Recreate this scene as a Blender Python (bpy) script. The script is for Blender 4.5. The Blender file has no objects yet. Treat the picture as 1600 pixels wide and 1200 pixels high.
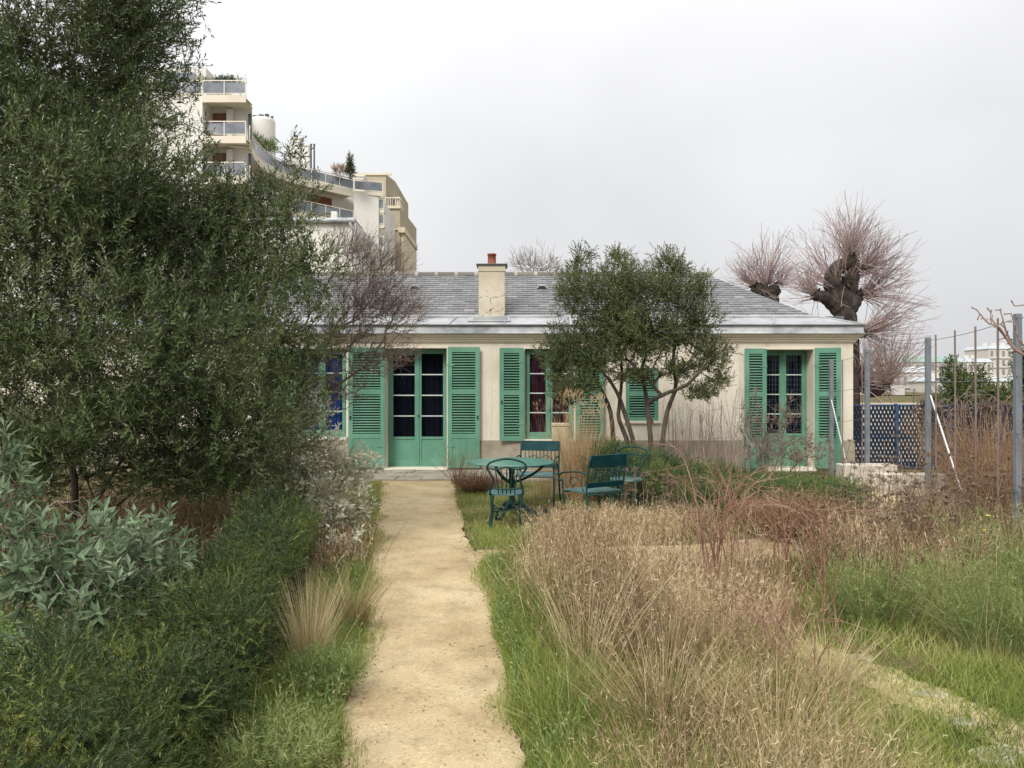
import bpy, math, random
import numpy as np
from mathutils import Vector

# ------------------------------------------------------------------ camera, world, sun, exposure
S = bpy.context.scene
COL = S.collection
F = 1202.0            # focal length in pixels of a 1600 wide picture
EYE = 1.70
cam_d = bpy.data.cameras.new("camera")
cam_d.sensor_width = 36.0
cam_d.lens = 36.0 * F / 1600.0
cam_d.clip_start = 0.05
cam_d.clip_end = 6000.0
cam = bpy.data.objects.new("camera", cam_d)
cam.location = (0, 0, EYE)
cam.rotation_euler = (math.radians(90), 0, 0)
COL.objects.link(cam)
S.camera = cam

W = bpy.data.worlds.new("World")
S.world = W
W.use_nodes = True
wn, wl = W.node_tree.nodes, W.node_tree.links
wn.clear()
w_out = wn.new('ShaderNodeOutputWorld')
w_bg = wn.new('ShaderNodeBackground')
w_bg.inputs['Strength'].default_value = 0.1
sky = wn.new('ShaderNodeTexSky')
sky.sky_type = 'NISHITA'
sky.sun_disc = False
sky.sun_elevation = math.radians(42)
sky.sun_rotation = math.radians(207)
sky.dust_density = 4.0
hsv = wn.new('ShaderNodeHueSaturation')
hsv.inputs['Saturation'].default_value = 0.15
wl.new(sky.outputs['Color'], hsv.inputs['Color'])
tc = wn.new('ShaderNodeTexCoord')
sep = wn.new('ShaderNodeSeparateXYZ')
wl.new(tc.outputs['Generated'], sep.inputs['Vector'])
ramp = wn.new('ShaderNodeValToRGB')      # overcast layer: darker at the horizon, bright overhead
cr = ramp.color_ramp
cr.elements[0].position = 0.0; cr.elements[0].color = (0.655, 0.66, 0.68, 1)
cr.elements[1].position = 1.0; cr.elements[1].color = (1.6, 1.6, 1.6, 1)
e = cr.elements.new(0.30); e.color = (0.745, 0.75, 0.765, 1)
e = cr.elements.new(0.48); e.color = (0.93, 0.93, 0.94, 1)
wl.new(sep.outputs['Z'], ramp.inputs['Fac'])
nz = wn.new('ShaderNodeTexNoise')
nz.inputs['Scale'].default_value = 2.2
nz.inputs['Detail'].default_value = 3.0
wl.new(tc.outputs['Generated'], nz.inputs['Vector'])
mr = wn.new('ShaderNodeMapRange')
mr.inputs['From Min'].default_value = 0.3; mr.inputs['From Max'].default_value = 0.7
mr.inputs['To Min'].default_value = 8.9; mr.inputs['To Max'].default_value = 10.9
wl.new(nz.outputs['Fac'], mr.inputs['Value'])
# the cloud is a little thinner to the left
mx = wn.new('ShaderNodeMath'); mx.operation = 'MULTIPLY_ADD'
mx.inputs[1].default_value = -1.6
wl.new(sep.outputs['X'], mx.inputs[0]); wl.new(mr.outputs['Result'], mx.inputs[2])
vm = wn.new('ShaderNodeVectorMath'); vm.operation = 'SCALE'
wl.new(ramp.outputs['Color'], vm.inputs[0]); wl.new(mx.outputs['Value'], vm.inputs['Scale'])
mixw = wn.new('ShaderNodeMix'); mixw.data_type = 'RGBA'
mixw.inputs['Factor'].default_value = 0.9
wl.new(hsv.outputs['Color'], mixw.inputs[6]); wl.new(vm.outputs['Vector'], mixw.inputs[7])
wl.new(mixw.outputs[2], w_bg.inputs['Color'])
wl.new(w_bg.outputs['Background'], w_out.inputs['Surface'])

sun_d = bpy.data.lights.new("sun", 'SUN')
sun_d.energy = 2.4
sun_d.angle = math.radians(20)
sun_d.color = (1.0, 0.96, 0.9)
sun = bpy.data.objects.new("sun", sun_d)
sun.rotation_euler = Vector((0.34, 0.66, -0.67)).to_track_quat('-Z', 'Y').to_euler()
sun.location = (0, 0, 30)
COL.objects.link(sun)

S.view_settings.view_transform = 'Standard'
S.view_settings.look = 'None'
S.view_settings.exposure = 0.33
S.view_settings.gamma = 1.0
S.view_settings.use_curve_mapping = False

# ------------------------------------------------------------------ helpers
rng = np.random.default_rng(11)

def P(px, py, Y):
    """a point seen at (px,py) of the 1600x1200 picture, standing Y metres away"""
    return np.array([(px - 800.0) / F * Y, Y, EYE - (py - 600.0) / F * Y])

def GP(px, py):
    """ground point"""
    Y = EYE * F / (py - 600.0)
    return np.array([(px - 800.0) / F * Y, Y, 0.0])

def nrm(a):
    a = np.asarray(a, float)
    return a / np.maximum(np.linalg.norm(a, axis=-1, keepdims=True), 1e-9)

def rand_dirs(n):
    return nrm(rng.normal(size=(n, 3)))

class G:
    def __init__(self):
        self.v = []; self.f = {}; self.n = 0
    def add(self, v, f, tone=0.5):
        v = np.asarray(v, float).reshape(-1, 3)
        f = np.asarray(f, np.int64)
        t = np.broadcast_to(np.asarray(tone, float), (len(f),)).copy()
        self.f.setdefault(f.shape[1], []).append((f + self.n, t))
        self.v.append(v); self.n += len(v)
    def build(self, name, mat, parent=None, base=None, smooth=False):
        me = bpy.data.meshes.new(name)
        V = np.concatenate(self.v)
        if parent is not None:
            r = parent
            while r.parent: r = r.parent
            off = np.array(r.location)
        else:
            off = np.array(base if base is not None else (0, 0, 0), float)
        V = V - off
        loops = []; starts = []; tones = []; pos = 0
        for k, lst in self.f.items():
            for f, t in lst:
                loops.append(f.ravel()); starts.append(pos + np.arange(len(f)) * k)
                tones.append(t); pos += f.size
        loops = np.concatenate(loops); starts = np.concatenate(starts); tones = np.concatenate(tones)
        me.vertices.add(len(V)); me.vertices.foreach_set('co', V.astype(np.float32).ravel())
        me.loops.add(len(loops)); me.loops.foreach_set('vertex_index', loops.astype(np.int32))
        me.polygons.add(len(starts)); me.polygons.foreach_set('loop_start', starts.astype(np.int32))
        me.update(calc_edges=True)
        a = me.attributes.new('tone', 'FLOAT', 'FACE')
        a.data.foreach_set('value', tones.astype(np.float32))
        if smooth:
            me.polygons.foreach_set('use_smooth', np.ones(len(starts), bool))
        else:
            me.polygons.foreach_set('use_smooth', np.zeros(len(starts), bool))
        me.materials.append(mat)
        o = bpy.data.objects.new(name, me)
        COL.objects.link(o)
        if parent is not None: o.parent = parent
        else: o.location = off
        return o

def tag(o, label=None, cat=None, group=None, kind=None):
    if label: o['label'] = label
    if cat: o['category'] = cat
    if group: o['group'] = group
    if kind: o['kind'] = kind
    return o

def empty(name, loc, label, cat, group=None):
    o = bpy.data.objects.new(name, None)
    o.empty_display_size = 0.2
    o.location = loc
    COL.objects.link(o)
    return tag(o, label, cat, group)

def copy_tree(o, parent=None):
    c = o.copy(); COL.objects.link(c)
    if parent is not None: c.parent = parent
    for ch in list(o.children): copy_tree(ch, c)
    return c

BOXF = [[0, 3, 2, 1], [4, 5, 6, 7], [0, 1, 5, 4], [1, 2, 6, 5], [2, 3, 7, 6], [3, 0, 4, 7]]
def box(g, x0, x1, y0, y1, z0, z1, tone=0.5):
    g.add([[x0, y0, z0], [x1, y0, z0], [x1, y1, z0], [x0, y1, z0], [x0, y0, z1], [x1, y0, z1], [x1, y1, z1], [x0, y1, z1]], BOXF, tone)

def bbox(g, x0, x1, y0, y1, z0, z1, b=0.004, tone=0.5):
    """box with chamfered vertical-section edges along x (front edges)"""
    pr = [(y0 + b, z0), (y1 - b, z0), (y1, z0 + b), (y1, z1 - b), (y1 - b, z1), (y0 + b, z1), (y0, z1 - b), (y0, z0 + b)]
    v = [[x0 + b, y, z] for y, z in pr] + [[x1 - b, y, z] for y, z in pr]
    cy, cz = (y0 + y1) / 2, (z0 + z1) / 2
    e0 = [[x0, y + (b if y < cy else -b), z + (b if z < cz else -b)] for y, z in [(y0, z0), (y1, z0), (y1, z1), (y0, z1)]]
    e1 = [[x1, p[1], p[2]] for p in e0]
    v += e0 + e1
    f4 = [[i, (i + 1) % 8, 8 + (i + 1) % 8, 8 + i] for i in range(8)] + [[16, 19, 18, 17], [20, 21, 22, 23]]
    f4 = [[a[0], a[3], a[2], a[1]] for a in f4[:8]] + f4[8:]
    m = {0: 16, 1: 17, 2: 17, 3: 18, 4: 18, 5: 19, 6: 19, 7: 16}
    f3 = []
    for i in range(8):
        j = (i + 1) % 8
        if m[i] == m[j]:
            f3.append([j, i, m[i]]); f3.append([8 + i, 8 + j, m[i] + 4])
        else:
            f4.append([j, i, m[i], m[j]]); f4.append([8 + i, 8 + j, m[j] + 4, m[i] + 4])
    n0 = g.n
    g.add(v, f4, tone)
    g.f.setdefault(3, []).append((np.array(f3) + n0, np.full(len(f3), tone)))

def obox(g, c, ax, ay, az, tone=0.5):
    """box with centre and three half-axis vectors"""
    c = np.array(c, float); ax = np.array(ax, float); ay = np.array(ay, float); az = np.array(az, float)
    v = [c + sx * ax + sy * ay + sz * az for sz in (-1, 1) for sx, sy in ((-1, -1), (1, -1), (1, 1), (-1, 1))]
    g.add(v, BOXF, tone)

def frames(d):
    d = nrm(d)
    ref = np.where(np.abs(d[..., 2:3]) < 0.9, np.array([0, 0, 1.0]), np.array([1.0, 0, 0]))
    u = nrm(np.cross(d, ref)); v = np.cross(d, u)
    return u, v

def prisms(g, P0, P1, R0, R1, k=4, tone=0.5):
    P0 = np.asarray(P0, float); P1 = np.asarray(P1, float); n = len(P0)
    if n == 0: return
    u, v = frames(P1 - P0)
    a = np.arange(k) * 2 * math.pi / k
    ring = u[:, None, :] * np.cos(a)[None, :, None] + v[:, None, :] * np.sin(a)[None, :, None]
    R0 = np.broadcast_to(R0, (n,)); R1 = np.broadcast_to(R1, (n,))
    A = P0[:, None] + ring * R0[:, None, None]; B = P1[:, None] + ring * R1[:, None, None]
    V = np.concatenate([A, B], 1).reshape(-1, 3)
    i = np.arange(k); f = np.stack([i, (i + 1) % k, k + (i + 1) % k, k + i], 1)[:, ::-1]
    Fc = (np.arange(n)[:, None, None] * 2 * k + f[None]).reshape(-1, 4)
    g.add(V, Fc, np.repeat(np.broadcast_to(np.asarray(tone, float), (n,)), k))

def tube(g, pts, r, k=8, tone=0.5, cap=True):
    pts = np.asarray(pts, float); n = len(pts)
    r = np.broadcast_to(np.asarray(r, float), (n,))
    d = np.gradient(pts, axis=0); d = nrm(d)
    u, v = frames(d[:1]); u = u[0]
    rings = []
    a = np.arange(k) * 2 * math.pi / k
    for i in range(n):
        u = u - d[i] * np.dot(u, d[i]); u = u / max(np.linalg.norm(u), 1e-9)
        w = np.cross(d[i], u)
        rings.append(pts[i] + r[i] * (np.cos(a)[:, None] * u + np.sin(a)[:, None] * w))
    V = np.concatenate(rings)
    i = np.arange(k)
    f = np.stack([i, (i + 1) % k, k + (i + 1) % k, k + i], 1)
    Fc = (np.arange(n - 1)[:, None, None] * k + f[None]).reshape(-1, 4)
    g.add(V, Fc, tone)
    if cap:
        b = g.n - len(V)
        g.f.setdefault(k, []).append((np.array([b + i[::-1], b + (n - 1) * k + i]), np.array([tone, tone], float)))

def spline(pts, n=24):
    """Catmull-Rom through points"""
    pts = np.asarray(pts, float)
    q = np.concatenate([[2 * pts[0] - pts[1]], pts, [2 * pts[-1] - pts[-2]]])
    out = []
    m = len(pts) - 1
    for t in np.linspace(0, m - 1e-6, n):
        i = int(t); s = t - i
        a, b, c, d = q[i], q[i + 1], q[i + 2], q[i + 3]
        out.append(0.5 * (2 * b + (c - a) * s + (2 * a - 5 * b + 4 * c - d) * s * s + (3 * b - a - 3 * c + d) * s ** 3))
    return np.array(out)

def lathe(g, prof, c=(0, 0, 0), k=32, tone=0.5):
    prof = np.asarray(prof, float); n = len(prof)
    a = np.arange(k) * 2 * math.pi / k
    V = np.stack([prof[:, 0:1] * np.cos(a) + c[0], prof[:, 0:1] * np.sin(a) + c[1], np.repeat(prof[:, 1:2], k, 1) + c[2]], -1).reshape(-1, 3)
    i = np.arange(k)
    f = np.stack([i, (i + 1) % k, k + (i + 1) % k, k + i], 1)
    g.add(V, (np.arange(n - 1)[:, None, None] * k + f[None]).reshape(-1, 4), tone)

def ribbon(g, pts, z0, z1, o0, o1, tone=0.5):
    """vertical strip following a plan polyline, between offsets o0 and o1 (to the right of travel)"""
    pts = np.asarray(pts, float)[:, :2]
    d = nrm(np.gradient(pts, axis=0)); nn = np.stack([d[:, 1], -d[:, 0]], 1)
    A = pts + nn * o0; B = pts + nn * o1; n = len(pts)
    Z0 = np.full((n, 1), z0); Z1 = np.full((n, 1), z1)
    V = np.concatenate([np.hstack([A, Z0]), np.hstack([B, Z0]), np.hstack([B, Z1]), np.hstack([A, Z1])])
    f = []
    for i in range(n - 1):
        for a, b in ((0, 1), (1, 2), (2, 3), (3, 0)):
            f.append([a * n + i, b * n + i, b * n + i + 1, a * n + i + 1])
    f.append([0, 3 * n, 2 * n, n]); f.append([n - 1, 2 * n - 1, 3 * n - 1, 4 * n - 1])
    g.add(V, f, tone)

def leaves(g, Pt, D, N, L, Wd, tone, fold=True, droop=0.12):
    n = len(Pt)
    if n == 0: return
    D = nrm(D); Sd = nrm(np.cross(D, N)); U = np.cross(Sd, D)
    L = np.broadcast_to(L, (n,))[:, None]; Wd = np.broadcast_to(Wd, (n,))[:, None]
    base = Pt; tip = Pt + D * L - U * L * droop
    if fold:
        m = Pt + D * L * 0.48 - U * Wd * 0.12
        l = Pt + D * L * 0.46 + Sd * Wd * 0.5 + U * Wd * 0.12; r = Pt + D * L * 0.46 - Sd * Wd * 0.5 + U * Wd * 0.12
        V = np.stack([base, l, tip, r, m], 1).reshape(-1, 3)
        f = np.array([[0, 1, 2, 4], [0, 4, 2, 3]])
        g.add(V, (np.arange(n)[:, None, None] * 5 + f[None]).reshape(-1, 4), np.repeat(np.broadcast_to(tone, (n,)), 2))
    else:
        l = Pt + D * L * 0.46 + Sd * Wd * 0.5; r = Pt + D * L * 0.46 - Sd * Wd * 0.5
        V = np.stack([base, l, tip, r], 1).reshape(-1, 3)
        g.add(V, np.arange(n)[:, None] * 4 + np.arange(4)[None], np.broadcast_to(tone, (n,)))

def blades(g, Pt, D, L, Wd, bend, segs=3, tone=0.5):
    """grass blades / stems: bent tapered strips. bend: (n,3) displacement of the tip"""
    n = len(Pt)
    if n == 0: return
    D = nrm(D); L = np.broadcast_to(L, (n,)); Wd = np.broadcast_to(Wd, (n,))
    Sd = nrm(np.cross(D, rand_dirs(n)))
    rows = []
    for i in range(segs + 1):
        t = i / segs
        c = Pt + D * (L * t)[:, None] + bend * t * t
        w = (Wd * 0.5 * (1 - 0.92 * t ** 1.6))[:, None]
        rows.append(c - Sd * w); rows.append(c + Sd * w)
    V = np.stack(rows, 1).reshape(-1, 3); k = 2 * (segs + 1)
    f = np.array([[2 * i, 2 * i + 1, 2 * i + 3, 2 * i + 2] for i in range(segs)])
    g.add(V, (np.arange(n)[:, None, None] * k + f[None]).reshape(-1, 4), np.repeat(np.broadcast_to(tone, (n,)), segs))

def shoots(gl, gs, O, D, L, nl, leafL, leafW, tone, ang=0.9, stem_r=0.0015, fold=False, flat=False, jit=0.25, start=0.1, stone=0.5):
    """leafy shoots: a stem with nl leaves set round it"""
    n = len(O); D = nrm(D); L = np.broadcast_to(L, (n,))
    if gs is not None:
        prisms(gs, O, O + D * L[:, None], stem_r, stem_r * 0.5, 3, stone)
    u, v = frames(D)
    a0 = rng.uniform(0, 6.28, n)
    t = start + (1 - start) * (np.arange(nl) + 0.5) / nl
    if flat: ph = (np.arange(nl) % 2) * math.pi
    else: ph = np.arange(nl) * 2.4
    an = a0[:, None] + ph[None] + rng.normal(0, jit, (n, nl))
    R = u[:, None] * np.cos(an)[..., None] + v[:, None] * np.sin(an)[..., None]
    Pt = O[:, None] + D[:, None] * (L[:, None] * t[None])[..., None]
    aa = ang * (1.1 - 0.5 * t)[None] + rng.normal(0, 0.15, (n, nl))
    Dl = D[:, None] * np.cos(aa)[..., None] + R * np.sin(aa)[..., None]
    Nl = R * -np.cos(aa)[..., None] + D[:, None] * np.sin(aa)[..., None]
    ll = rng.uniform(0.75, 1.2, (n, nl)) * np.broadcast_to(leafL, (n,))[:, None] * (1.1 - 0.35 * t)[None]
    lw = ll / np.broadcast_to(leafL, (n,))[:, None] * leafW
    tn = np.clip(np.broadcast_to(tone, (n,))[:, None] + rng.normal(0, 0.10, (n, nl)) + 0.10 * (t - 0.5)[None], 0, 1)
    Nl = Nl + rng.normal(0, 0.3, Nl.shape)
    leaves(gl, Pt.reshape(-1, 3), Dl.reshape(-1, 3), Nl.reshape(-1, 3), ll.ravel(), lw.ravel(), tn.ravel(), fold=fold)

def clump(p, s=1.0, seed=0.0):
    p = np.asarray(p) * s
    x, y, z = p[:, 0] + seed, p[:, 1] + 1.7 * seed, p[:, 2] - 0.6 * seed
    return (np.sin(1.9 * x + 1.3 * np.sin(1.7 * y)) + np.sin(2.3 * y + 1.1 * np.sin(2.1 * z)) + np.sin(2.1 * z + 1.2 * np.sin(1.6 * x))
            + 0.6 * np.sin(4.7 * x + 3.1 * z) + 0.6 * np.sin(4.3 * z + 3.7 * y)) / 4.2

def lobe_points(lobes, n, shell=0.45, gap=None, gs=2.0, seed=0.0):
    """lobes: (cx,cy,cz,rx,ry,rz); n points in total shared by volume; returns points and outward directions"""
    lobes = np.asarray(lobes, float)
    w = (lobes[:, 3] * lobes[:, 4] * lobes[:, 5]) ** 0.8
    cnt = np.maximum(1, (n * w / w.sum())).astype(int)
    PT = []; OT = []
    for (cx, cy, cz, rx, ry, rz), c in zip(lobes, cnt):
        d = rand_dirs(c)
        r = rng.uniform(0, 1, c) ** shell
        r *= 1 + 0.16 * np.sin(5 * d[:, 0] + cx * 3) * np.cos(4 * d[:, 2] + cz * 2) + rng.normal(0, 0.05, c)
        PT.append(np.array([cx, cy, cz]) + d * r[:, None] * np.array([rx, ry, rz])); OT.append(d)
    PT = np.concatenate(PT); OT = np.concatenate(OT)
    if gap is not None:
        k = clump(PT, gs, seed) + rng.normal(0, 0.12, len(PT)) > gap
        PT, OT = PT[k], OT[k]
    return PT, OT

def skeleton(paths, targets, r_tip=0.003, power=0.45, jit=0.06, sag=0.05, mids=3, prefer=0.25, rmax=1.0, tmin=None):
    """grow a branch graph from trunk paths to target points; returns prism arrays"""
    nodes = []; par = []; dist = []
    for pth in paths:
        prev = -1; dd = 0
        for i, p in enumerate(pth):
            if prev >= 0: dd += np.linalg.norm(np.array(p) - nodes[prev])
            nodes.append(np.array(p, float)); par.append(prev); dist.append(dd); prev = len(nodes) - 1
    base = np.array([p[0] for p in paths]).mean(0)
    order = np.argsort(np.linalg.norm(targets - base, axis=1))
    cap = len(nodes) + len(targets) * (mids + 1)
    N = np.zeros((cap, 3)); Dd = np.zeros(cap); n = len(nodes)
    N[:n] = nodes; Dd[:n] = dist; par = par + [0] * (cap - n)
    ok = np.ones(cap, bool)
    for pth_i in [0]:
        pass
    cnt0 = 0
    for pth in paths:      # the foot of a trunk carries no twigs
        m = len(pth); ok[cnt0:cnt0 + max(1, m // 3)] = False; cnt0 += m
    for ti in order:
        t = targets[ti]
        d = np.linalg.norm(N[:n] - t, axis=1)
        sc = d + prefer * Dd[:n] * 0.5 + np.where(ok[:n], 0, 99)
        j = int(np.argmin(sc))
        p0 = N[j].copy(); L = d[j]; prev = j
        off = rng.normal(0, jit, 3) * L
        for m in range(1, mids + 2):
            s = m / (mids + 1)
            q = p0 + (t - p0) * s + off * math.sin(math.pi * s) + np.array([0, 0, sag * L * math.sin(math.pi * s)])
            N[n] = q; par[n] = prev; Dd[n] = Dd[prev] + L / (mids + 1); prev = n; n += 1
    par = np.array(par[:n]); N = N[:n]
    c = np.zeros(n); hasch = np.zeros(n, bool); hasch[par[par >= 0]] = True
    c[~hasch] = 1
    # children always come after their parents, except along the trunks (also ordered)
    for i in range(n - 1, -1, -1):
        if par[i] >= 0: c[par[i]] += c[i]
    R = np.minimum(r_tip * np.maximum(c, 1) ** power, rmax)
    if tmin:
        i0 = 0
        for pth in paths:
            m = len(pth); R[i0:i0 + m] = np.maximum(R[i0:i0 + m], np.linspace(tmin[0], tmin[1], m)); i0 += m
    k = par >= 0
    return N[par[k]], N[k], R[par[k]] * 0.5 + R[k] * 0.5, R[k]

def add_skel(g, sk, tone=0.5, big=0.015):
    P0, P1, R0, R1 = sk
    b = R0 > big
    d = nrm(P1 - P0)
    ext = d * (R1 * 0.5)[:, None]
    if b.any(): prisms(g, P0[b] - ext[b], P1[b] + ext[b], R0[b], R1[b], 8, tone)
    prisms(g, P0[~b], P1[~b], R0[~b], R1[~b], 3, tone)

def sample_poly(poly, n):
    poly = np.asarray(poly, float); lo, hi = poly.min(0), poly.max(0)
    out = []
    tot = 0
    while tot < n:
        q = rng.uniform(lo, hi, (n * 2, 2))
        inside = np.zeros(len(q), bool); j = len(poly) - 1
        for i in range(len(poly)):
            xi, yi = poly[i]; xj, yj = poly[j]
            c = ((yi > q[:, 1]) != (yj > q[:, 1])) & (q[:, 0] < (xj - xi) * (q[:, 1] - yi) / (yj - yi + 1e-12) + xi)
            inside ^= c; j = i
        out.append(q[inside]); tot += inside.sum()
    return np.concatenate(out)[:n]

# ------------------------------------------------------------------ materials
def new_mat(name):
    m = bpy.data.materials.new(name); m.use_nodes = True
    nt = m.node_tree; nt.nodes.clear()
    out = nt.nodes.new('ShaderNodeOutputMaterial')
    b = nt.nodes.new('ShaderNodeBsdfPrincipled')
    nt.links.new(b.outputs[0], out.inputs[0])
    return m, nt, b, out

def ramp_node(nt, cols, pos=None):
    r = nt.nodes.new('ShaderNodeValToRGB'); c = r.color_ramp
    n = len(cols)
    pos = pos or [i / (n - 1) for i in range(n)]
    c.elements[0].position = pos[0]; c.elements[0].color = (*cols[0], 1)
    c.elements[1].position = pos[-1]; c.elements[1].color = (*cols[-1], 1)
    for p, k in list(zip(pos, cols))[1:-1]:
        e = c.elements.new(p); e.color = (*k, 1)
    return r

def noise(nt, scale, detail=4, rough=0.6, vec=None, stretch=None):
    n = nt.nodes.new('ShaderNodeTexNoise')
    n.inputs['Scale'].default_value = scale; n.inputs['Detail'].default_value = detail; n.inputs['Roughness'].default_value = rough
    t = nt.nodes.new('ShaderNodeTexCoord')
    src = t.outputs['Object']
    if stretch:
        mp = nt.nodes.new('ShaderNodeMapping'); mp.inputs['Scale'].default_value = stretch
        nt.links.new(src, mp.inputs['Vector']); src = mp.outputs['Vector']
    nt.links.new(src, n.inputs['Vector'])
    return n

def m_noise(name, cols, scale=3.0, rough=0.7, bump=0.0, bscale=None, stretch=None, spec=0.4, metal=0.0, pos=None, detail=5):
    m, nt, b, out = new_mat(name)
    n = noise(nt, scale, detail, 0.62, stretch=stretch)
    r = ramp_node(nt, cols, pos or [0.3 + 0.4 * i / (len(cols) - 1) for i in range(len(cols))])
    nt.links.new(n.outputs['Fac'], r.inputs[0]); nt.links.new(r.outputs[0], b.inputs['Base Color'])
    b.inputs['Roughness'].default_value = rough; b.inputs['Metallic'].default_value = metal
    b.inputs['Specular IOR Level'].default_value = spec
    if bump:
        n2 = noise(nt, bscale or scale * 6, 4, 0.6)
        bp = nt.nodes.new('ShaderNodeBump'); bp.inputs['Strength'].default_value = bump; bp.inputs['Distance'].default_value = 0.02
        nt.links.new(n2.outputs['Fac'], bp.inputs['Height']); nt.links.new(bp.outputs[0], b.inputs['Normal'])
    return m

def m_tone(name, cols, rough=0.55, transl=0.25, spec=0.35, pos=None):
    m, nt, b, out = new_mat(name)
    at = nt.nodes.new('ShaderNodeAttribute'); at.attribute_name = 'tone'
    r = ramp_node(nt, cols, pos)
    nt.links.new(at.outputs['Fac'], r.inputs[0]); nt.links.new(r.outputs[0], b.inputs['Base Color'])
    b.inputs['Roughness'].default_value = rough; b.inputs['Specular IOR Level'].default_value = spec
    if transl > 0:
        t = nt.nodes.new('ShaderNodeBsdfTranslucent'); mx = nt.nodes.new('ShaderNodeMixShader')
        mx.inputs[0].default_value = transl
        nt.links.new(r.outputs[0], t.inputs['Color'])
        nt.links.new(b.outputs[0], mx.inputs[1]); nt.links.new(t.outputs[0], mx.inputs[2]); nt.links.new(mx.outputs[0], out.inputs[0])
    return m

def m_glass(name, tint=(0.9, 0.95, 0.95), refl=0.16):
    m, nt, b, out = new_mat(name)
    nt.nodes.remove(b)
    tr = nt.nodes.new('ShaderNodeBsdfTransparent'); tr.inputs[0].default_value = (*tint, 1)
    gl = nt.nodes.new('ShaderNodeBsdfGlossy'); gl.inputs['Roughness'].default_value = 0.03
    mx = nt.nodes.new('ShaderNodeMixShader')
    fr = nt.nodes.new('ShaderNodeFresnel'); fr.inputs[0].default_value = 1.45
    ml = nt.nodes.new('ShaderNodeMath'); ml.operation = 'MULTIPLY'; ml.inputs[1].default_value = refl / 0.04 * 0.5; ml.use_clamp = True
    nt.links.new(fr.outputs[0], ml.inputs[0]); nt.links.new(ml.outputs[0], mx.inputs[0])
    nt.links.new(tr.outputs[0], mx.inputs[1]); nt.links.new(gl.outputs[0], mx.inputs[2]); nt.links.new(mx.outputs[0], out.inputs[0])
    return m

M = {}
M['render'] = m_noise('wall_render', [(0.56, 0.49, 0.385), (0.66, 0.585, 0.47), (0.70, 0.63, 0.51)], 0.9, 0.9, 0.25, 40, spec=0.2)
def wall_mat():
    m, nt, b, out = new_mat('house_render')
    n = noise(nt, .8, 6); r1 = ramp_node(nt, [(0.57, 0.515, 0.42), (0.67, 0.61, 0.51), (0.71, 0.65, 0.55)], [.34, .5, .66]); nt.links.new(n.outputs['Fac'], r1.inputs[0])
    n2 = noise(nt, 2.2, 6, .7, stretch=(2.2, 1, .16)); r2 = ramp_node(nt, [(.62, .60, .56), (1, 1, 1), (1.02, 1.02, 1.02)], [.28, .46, .8]); nt.links.new(n2.outputs['Fac'], r2.inputs[0])
    n3 = noise(nt, 9, 6, .7); r3 = ramp_node(nt, [(.80, .77, .72), (1, 1, 1)], [.34, .44]); nt.links.new(n3.outputs['Fac'], r3.inputs[0])
    a = nt.nodes.new('ShaderNodeMix'); a.data_type = 'RGBA'; a.blend_type = 'MULTIPLY'; a.inputs['Factor'].default_value = .7
    nt.links.new(r1.outputs[0], a.inputs[6]); nt.links.new(r2.outputs[0], a.inputs[7])
    c = nt.nodes.new('ShaderNodeMix'); c.data_type = 'RGBA'; c.blend_type = 'MULTIPLY'; c.inputs['Factor'].default_value = .6
    nt.links.new(a.outputs[2], c.inputs[6]); nt.links.new(r3.outputs[0], c.inputs[7]); nt.links.new(c.outputs[2], b.inputs['Base Color'])
    b.inputs['Roughness'].default_value = .92; b.inputs['Specular IOR Level'].default_value = .15
    n4 = noise(nt, 35, 5); bp = nt.nodes.new('ShaderNodeBump'); bp.inputs['Strength'].default_value = .35; bp.inputs['Distance'].default_value = .02
    nt.links.new(n4.outputs['Fac'], bp.inputs['Height']); nt.links.new(bp.outputs[0], b.inputs['Normal'])
    return m
M['house_wall'] = wall_mat()
M['render2'] = m_noise('cornice_render', [(0.60, 0.54, 0.43), (0.68, 0.61, 0.495), (0.71, 0.64, 0.525)], 1.5, 0.85, 0.1, 40, spec=0.2)
M['plinth'] = m_noise('plinth_cement', [(0.24, 0.21, 0.155), (0.33, 0.29, 0.22), (0.41, 0.365, 0.285)], 2.5, 0.9, 0.3, 50, spec=0.2)
M['green'] = m_noise('green_paint', [(0.075, 0.205, 0.142), (0.107, 0.255, 0.174), (0.13, 0.285, 0.20), (0.20, 0.33, 0.25)], 2.6, 0.6, 0.1, 60, spec=0.3, pos=[.28, .5, .64, .76])
M['green2'] = m_noise('green_paint_worn', [(0.08, 0.215, 0.148), (0.105, 0.26, 0.182), (0.125, 0.28, 0.20), (0.5, 0.55, 0.48)], 3.0, 0.5, 0.06, 60, spec=0.45, pos=[0.3, 0.55, 0.70, 0.76])
M['bar'] = m_noise('pale_putty', [(0.40, 0.46, 0.42), (0.55, 0.60, 0.55)], 6, 0.6)
M['jamb'] = m_noise('jamb_paint', [(0.66, 0.60, 0.49), (0.74, 0.68, 0.57)], 2, 0.7, 0.1, 40)
M['glass'] = m_glass('window_glass', (0.75, 0.8, 0.85), 0.028)
M['cloth_navy'] = m_noise('navy_cloth', [(0.004, 0.005, 0.012), (0.007, 0.008, 0.02)], 3, 0.9, stretch=(8, 1, .4))
M['cloth_blue'] = m_noise('blue_cloth', [(0.02, 0.07, 0.25), (0.035, 0.11, 0.36)], 3, 0.9, stretch=(8, 1, .4))
M['cloth_red'] = m_noise('red_cloth', [(0.09, 0.018, 0.028), (0.14, 0.03, 0.045)], 3, 0.9, stretch=(8, 1, .4))
M['dark'] = m_noise('dark_room_gap_shade', [(0.02, 0.02, 0.02), (0.04, 0.035, 0.03)], 2, 0.9)  # also colours the added sheet that darkens the shutter gaps
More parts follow.
